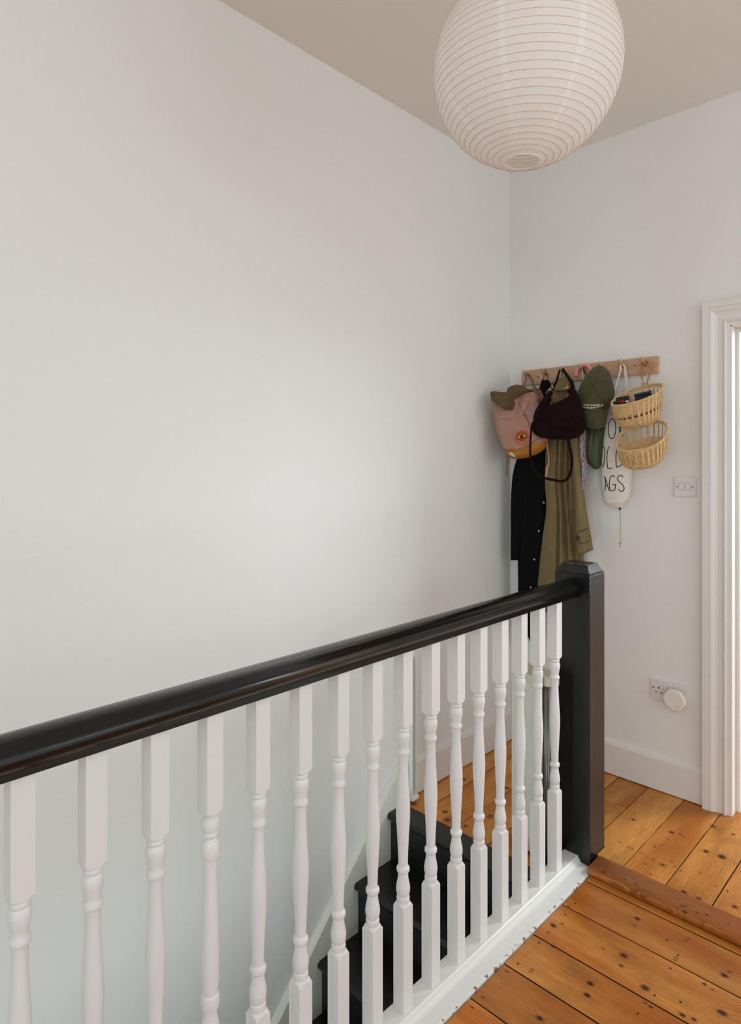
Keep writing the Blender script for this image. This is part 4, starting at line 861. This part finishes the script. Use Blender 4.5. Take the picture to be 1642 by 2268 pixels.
# ============================================================ HANGING BASKETS (peg 7)
M_rat = mat('woven_bamboo', (214, 176, 124), 0.5, var=0.14, vscale=60, bump=0.35, bscale=160, stretch=(1, 1, 1)); M_rat2 = mat('rattan_handle', (186, 134, 82), 0.45, var=.08); M_rat3 = mat('pale_binding', (226, 212, 180), .5)
hk = thing('hanging_basket', (-1.1, 2.78, 1.5), 'two-tier woven bamboo wall basket hanging by a rattan loop from the last peg', 'basket')
def basket(name, label, Lp, Rp, Fp, yw, ym, depth_rows, NS, rows, seed):
    """Lp,Rp: left/right rim px; Fp: front rim px. depth_rows: (t, scale, Lshift..) levels; returns frames"""
    e = bpy.data.objects.new(name, None); e.empty_display_size = .02; C.objects.link(e); e.location = hk.location; e.parent = hk; e.matrix_parent_inverse = Matrix.Translation(hk.location).inverted(); e['label'] = label
    e.parent = None; e.location = (0, 0, 0); attach(e, hk)
    L = PY(Lp[0], Lp[1], ym); R = PY(Rp[0], Rp[1], ym); c0 = (L + R) / 2; ax = (R - L) / 2
    fr_ = PY(Fp[0], Fp[1], yw); bx = fr_ - c0; bx = Vector((0, bx.y, bx.z))
    def P(s, a, rad=0.0):
        """s: 0 rim .. 1 bottom; a: angle"""
        lv = depth_rows; q = s * (len(lv) - 1); i = min(int(q), len(lv) - 2); u = q - i
        kx = lv[i][0] * (1 - u) + lv[i + 1][0] * u; ky = lv[i][1] * (1 - u) + lv[i + 1][1] * u
        sh = Vector(lv[i][2]) * (1 - u) + Vector(lv[i + 1][2]) * u
        ca, sa = math.cos(a), math.sin(a); ca = math.copysign(abs(ca) ** .85, ca); sa = math.copysign(abs(sa) ** .85, sa)
        A = ax * (kx * ca) + bx * (ky * sa)
        n = A.normalized() if A.length > 1e-6 else Vector((0, 0, 0))
        return c0 + sh + A + n * rad
    for k in range(NS):
        a = 2 * math.pi * (k + .5) / NS
        pts = [P(s / 14, a, .0012) for s in range(15)]; nn = (P(.3, a) - (P(.3, a + math.pi))).normalized()
        o = tube('stake', pts, 0, M_rat, e, flat=(.0088, .0012), nrm=tuple(nn)); 
    def weave(s, ph, w_, front, amp=.0016):
        n = NS * 4; vs_, fs = [], []; a0, sp_a = (-0.30, math.pi + .6) if front else (0, 2 * math.pi)
        n = int(n * sp_a / (2 * math.pi)); w0 = w_
        for j in range(n):
            a = a0 + sp_a * j / n; w_ = w0 * (1 - .42 * max(0, 1 - abs(a) / .75)) if 0.03 < s < .6 else w0; d = amp * math.cos(NS / 2 * a * 1 + ph * math.pi + math.pi / 2 * 0) * 1.0
            d = amp * math.copysign(abs(math.sin(NS * a / 2)) ** .6, math.sin(NS * a / 2 + ph * math.pi)) if True else d
            for (ds, dr_) in ((-w_ / 2, .0006), (w_ / 2, .0006), (w_ / 2, -.0006), (-w_ / 2, -.0006)): vs_.append(P(min(max(s + ds, 0), 1), a, d + dr_))
        for j in range(n - 1 if front else n):
            k2 = (j + 1) % n
            for q in range(4): fs.append([j * 4 + q, j * 4 + (q + 1) % 4, k2 * 4 + (q + 1) % 4, k2 * 4 + q])
        return mesh_obj('weaver', vs_, fs, M_rat, e)
    for i, (s, w_) in enumerate(rows): weave(s, i % 2, w_, .1 < s < .46)
    n = 72; rp = [P(0, 2 * math.pi * j / n, .0) for j in range(n)]
    tube('rim', rp, .0045, M_rat, e, 8, closed=True)
    wr = []
    for j in range(34):
        a = 2 * math.pi * j / 34; pc = P(0, a, 0); tgt = (P(0, a + .04, 0) - pc).normalized(); up = Vector((0, 0, 1)); out = tgt.cross(up).normalized()
        wr.append(tube_data([pc + tgt * (t - .5) * .008 + (out * math.sin(t * 5.2 - 1) + up * math.cos(t * 5.2 - 1)) * .0052 for t in [q / 6 for q in range(7)]], .0011, 5))
    join_data('rim_lashing', wr, M_rat3, e)
    # woven floor
    vs_, fs = [], []; K = 6
    for k in range(K):
        for j in range(24):
            a = 2 * math.pi * j / 24; p = P(1, a); cc = (P(1, 0) + P(1, math.pi)) / 2; vs_.append(cc + (p - cc) * (1 - k / K) + Vector((0, 0, -.006 * math.sin(k / K * math.pi / 2))))
    mesh_obj('basket_floor', vs_, grid_faces(K, 24, 0, True, False) + [[(K - 1) * 24 + j for j in range(24)]], M_rat, e)
    return P
up_rows = [(0.035 + .036 * i, .034) for i in range(9)] + [(0.365, .026), (0.475, .026)] + [(0.508 + .036 * i, .035) for i in range(14)]
up_lv = [(1, 1, (0, 0, 0)), (.97, .96, (.0, .004, -.024)), (.94, .92, (.001, .008, -.049)), (.90, .86, (.002, .012, -.073)), (.83, .78, (.004, .017, -.096)), (.70, .62, (.008, .022, -.114)), (.48, .42, (.010, .024, -.124))]
PU = basket('upper_basket', 'upper basket tilted forward holding two black cases', (1358, 888), (1467.5, 860), (1404, 893), 2.660, 2.722, up_lv, 30, up_rows, 1)
lo_rows = [(0.035 + .034 * i, .033) for i in range(3)] + [(0.15 + .050 * i, .024) for i in range(8)] + [(0.545 + .036 * i, .035) for i in range(13)]
lo_lv = [(1, 1, (0, 0, 0)), (.985, .98, (0, .004, -.02)), (.97, .95, (0, .008, -.040)), (.93, .90, (.001, .012, -.062)), (.87, .82, (.002, .016, -.082)), (.74, .66, (.004, .02, -.100)), (.50, .42, (.005, .022, -.109))]
PL = basket('lower_basket', 'empty lower basket', (1368, 972), (1478, 958), (1420, 998), 2.660, 2.722, lo_lv, 30, lo_rows, 2)
hp_ = [PY(x, y, Y) for x, y, Y in catmull([(1427, 838, 2.775), (1420, 824, 2.808), (1416, 812, 2.812), (1419, 803, 2.815), (1426, 799, 2.817), (1434, 799.5, 2.817), (1440, 805, 2.815), (1440.5, 812, 2.812), (1436, 822, 2.808), (1428.5, 836, 2.775)], 40)]
tube('handle_loop', hp_, .0034, M_rat2, hk, 8)
hp2 = [PY(x, y, Y) for x, y, Y in catmull([(1426, 852, 2.775), (1421, 828, 2.83), (1418.5, 815, 2.836), (1424, 803, 2.838), (1436, 801, 2.838), (1443.5, 806, 2.838), (1444, 818, 2.836), (1440, 830, 2.83), (1433, 850, 2.775)], 40)]
tube('handle_loop', hp2, .0034, M_rat2, hk, 8)
bx_ = [tube_data([PY(1422.5 + .4 * k, 833.5 + 1.5 * k, 2.771), PY(1427, 835 + 1.5 * k, 2.766), PY(1431.5, 834.5 + 1.5 * k, 2.771)], .0014, 5) for k in range(4)]
bx_ += [tube_data([PY(1427, 839, 2.77), PY(1419, 850, 2.768)], .0016, 5), tube_data([PY(1429, 839, 2.77), PY(1422, 850, 2.768)], .0016, 5), tube_data([PY(1430, 839, 2.77), PY(1431, 848, 2.768)], .0016, 5)]
join_data('binding', bx_, M_rat3, hk)
join_data('connecting_cord', [tube_data([PU(.9, math.pi * 1.35), PL(0, math.pi * 1.35)], .0016, 5), tube_data([PU(.9, math.pi * 1.65), PL(0, math.pi * 1.65)], .0016, 5)], M_rat3, hk)
# black cases in the upper basket
M_case = mat('black_case', (16, 18, 24), .45, var=.2)
def case(px, py, Y, sx, sy, sz, rz, ry, rx, label, lid):
    c0 = PY(px, py, Y); t = thing('spectacle_case' if lid else 'open_box', c0, label, 'case' if lid else 'box')
    Rm = Matrix.Rotation(rz, 3, 'Z') @ Matrix.Rotation(ry, 3, 'Y') @ Matrix.Rotation(rx, 3, 'X')
    def part(name, a, b, m, bev=.002):
        bm = bmesh.new(); add_box(bm, a, b, bev)
        for v in bm.verts: v.co = c0 + Rm @ v.co
        return bm_obj(name, bm, m, t)
    if lid:
        part('case_body', (-sx, -sy, -sz), (sx, sy, -.004), M_case, .004); part('case_lid', (-sx, -sy, -.003), (sx, sy, .008), mat('black_case_lid', (26, 28, 36), .4), .004)
    else:
        part('box_back', (-sx, sy - .003, -sz), (sx, sy, .010), M_case, .001); part('box_front', (-sx, -sy, -sz), (sx, -sy + .003, -.006), M_case, .001)
        part('box_side', (-sx, -sy + .003, -sz), (-sx + .003, sy - .003, .004), M_case, .0005); part('box_side', (sx - .003, -sy + .003, -sz), (sx, sy - .003, .004), M_case, .0005)
        part('box_bottom', (-sx, -sy + .003, -sz), (sx, sy - .003, -sz + .003), M_case, .0005)
    return t
case(1376, 884, 2.735, .033, .012, .05, .1, -.12, .15, 'black open-topped box in the left of the upper basket', False)
case(1425, 873, 2.735, .034, .017, .05, .12, -.16, .2, 'black hard case with closed lid in the right of the upper basket', True)
def crumple(name, px, py, Y, r, m, label, cat, seed):
    random.seed(seed); bm = bmesh.new(); bmesh.ops.create_icosphere(bm, subdivisions=2, radius=r); c0 = PY(px, py, Y)
    for v in bm.verts: v.co = Vector((v.co.x * 1.2, v.co.y * .7, v.co.z * .8)) * random.uniform(.75, 1.2) + c0
    return tag(bm_obj(name, bm, m), label, cat)
crumple('cloth', 1379, 889.5, 2.712, .011, mat('red_cloth', (140, 24, 22), .7), 'small crumpled red cloth in front of the black open box', 'cloth', 3)
crumple('tissue', 1390, 889.5, 2.714, .007, mat('white_tissue', (220, 214, 204), .8), 'small crumpled white tissue beside the red cloth in the basket', 'tissue', 4)

# ============================================================ SWITCH, SOCKET, PLUG-IN DEVICE
M_plate = mat('white_switch_plastic', (226, 218, 216), 0.35, var=0.01, bump=0); M_slot = mat('socket_slot', (20, 14, 14), .8, bump=0); M_wscr = mat('plate_screw', (120, 112, 108), .4, metal=.6, bump=0)
sx_, sz_ = -0.9365, 1.318
sw = thing('light_switch', (sx_, YF, sz_), 'white double rocker light switch on the far wall beside the door frame', 'light switch')
box('face_plate', (sx_ - .043, YF - .009, sz_ - .043), (sx_ + .043, YF - .0003, sz_ + .043), M_plate, sw, bev=.002)
for k in (-1, 1):
    bm = bmesh.new(); add_box(bm, (sx_ + k * .0125 - .0095, YF - .0125, sz_ - .013), (sx_ + k * .0125 + .0095, YF - .008, sz_ + .013), .001)
    for v in bm.verts:
        if v.co.y < YF - .011 and v.co.z > sz_: v.co.y += .002
    bm_obj('rocker', bm, M_plate, sw)
    boxes('rocker_gap', [((sx_ + k * .0125 - .0103, YF - .0093, sz_ - .0138), (sx_ + k * .0125 + .0103, YF - .0088, sz_ + .0138))], M_wscr, sw)
    disc('screw', Vector((sx_ + k * .0305, YF - .0092, sz_)), (0, -1, 0), .0035, .0008, M_wscr, sw, 12)
px_, pz_ = -1.005, .434
so = thing('double_socket', (px_, YF, pz_), 'white double wall socket low on the far wall above the skirting', 'socket')
box('face_plate', (px_ - .0725, YF - .009, pz_ - .043), (px_ + .0725, YF - .0003, pz_ + .043), M_plate, so, bev=.002)
for k, cx_ in enumerate((px_ - .038, px_ + .038)):
    boxes('pin_slots', [((cx_ - .0022, YF - .0096, pz_ + .006), (cx_ + .0022, YF - .0088, pz_ + .015)), ((cx_ - .014, YF - .0096, pz_ - .012), (cx_ - .008, YF - .0088, pz_ - .008)), ((cx_ + .008, YF - .0096, pz_ - .012), (cx_ + .014, YF - .0088, pz_ - .008))], M_slot, so)
for cx_ in (px_ - .011, px_ + .008):
    bm = bmesh.new(); add_box(bm, (cx_ - .006, YF - .0135, pz_ + .008), (cx_ + .006, YF - .008, pz_ + .030), .001); bm_obj('rocker', bm, M_plate, so)
disc('screw', Vector((px_ - .061, YF - .0094, pz_ + .008)), (0, -1, 0), .0038, .0008, M_wscr, so, 12)
M_dev = mat('warm_white_plastic', (232, 226, 212), .4, var=.01, bump=0)
dv = thing('plug_in_unit', (px_ + .038, YF - .03, pz_ - .02), 'off-white rounded hexagonal plug-in unit in the right outlet of the double socket', 'plug-in device')
dc = PY(1494.3, 1551, YF - .04)
def hexr(t, R=.048):
    k = math.pi / 3; q = ((t + .05) % k) - k / 2; return R * (.93 + .07 * (1 / math.cos(q) - 1) / .1547 * 1.0)
vs_ = []; prof_d = [(.0, .86), (.004, .95), (.012, 1.0), (.018, 1.0), (.022, .97), (.0245, .90), (.025, .8)]
for (d_, s_) in prof_d:
    for j in range(60):
        t = 2 * math.pi * j / 60; r = hexr(t) * s_; vs_.append((dc.x + r * math.cos(t), YF - .012 - .010 - d_, dc.z + r * math.sin(t)))
bm = bmesh.new(); vv = [bm.verts.new(v) for v in vs_]
for f in grid_faces(len(prof_d), 60): bm.faces.new([vv[i] for i in f])
hx = bm_obj('housing', bm, M_dev, dv, True)
for p in hx.data.polygons:
    if len(p.vertices) > 4: p.use_smooth = False
box('plug_body', (dc.x - .022, YF - .0235, dc.z - .02), (dc.x + .022, YF - .0092, dc.z + .02), M_dev, dv, bev=.002)
M_logo = mat('logo_grey', (176, 140, 128), .6, bump=0)
flat_obj('logo', [text_data('Deco', lambda u, v: Vector((dc.x + .006 + .016 * u, YF - .0474, dc.z - .026 + .0075 * v)), 1.0, .0)], M_logo, dv)
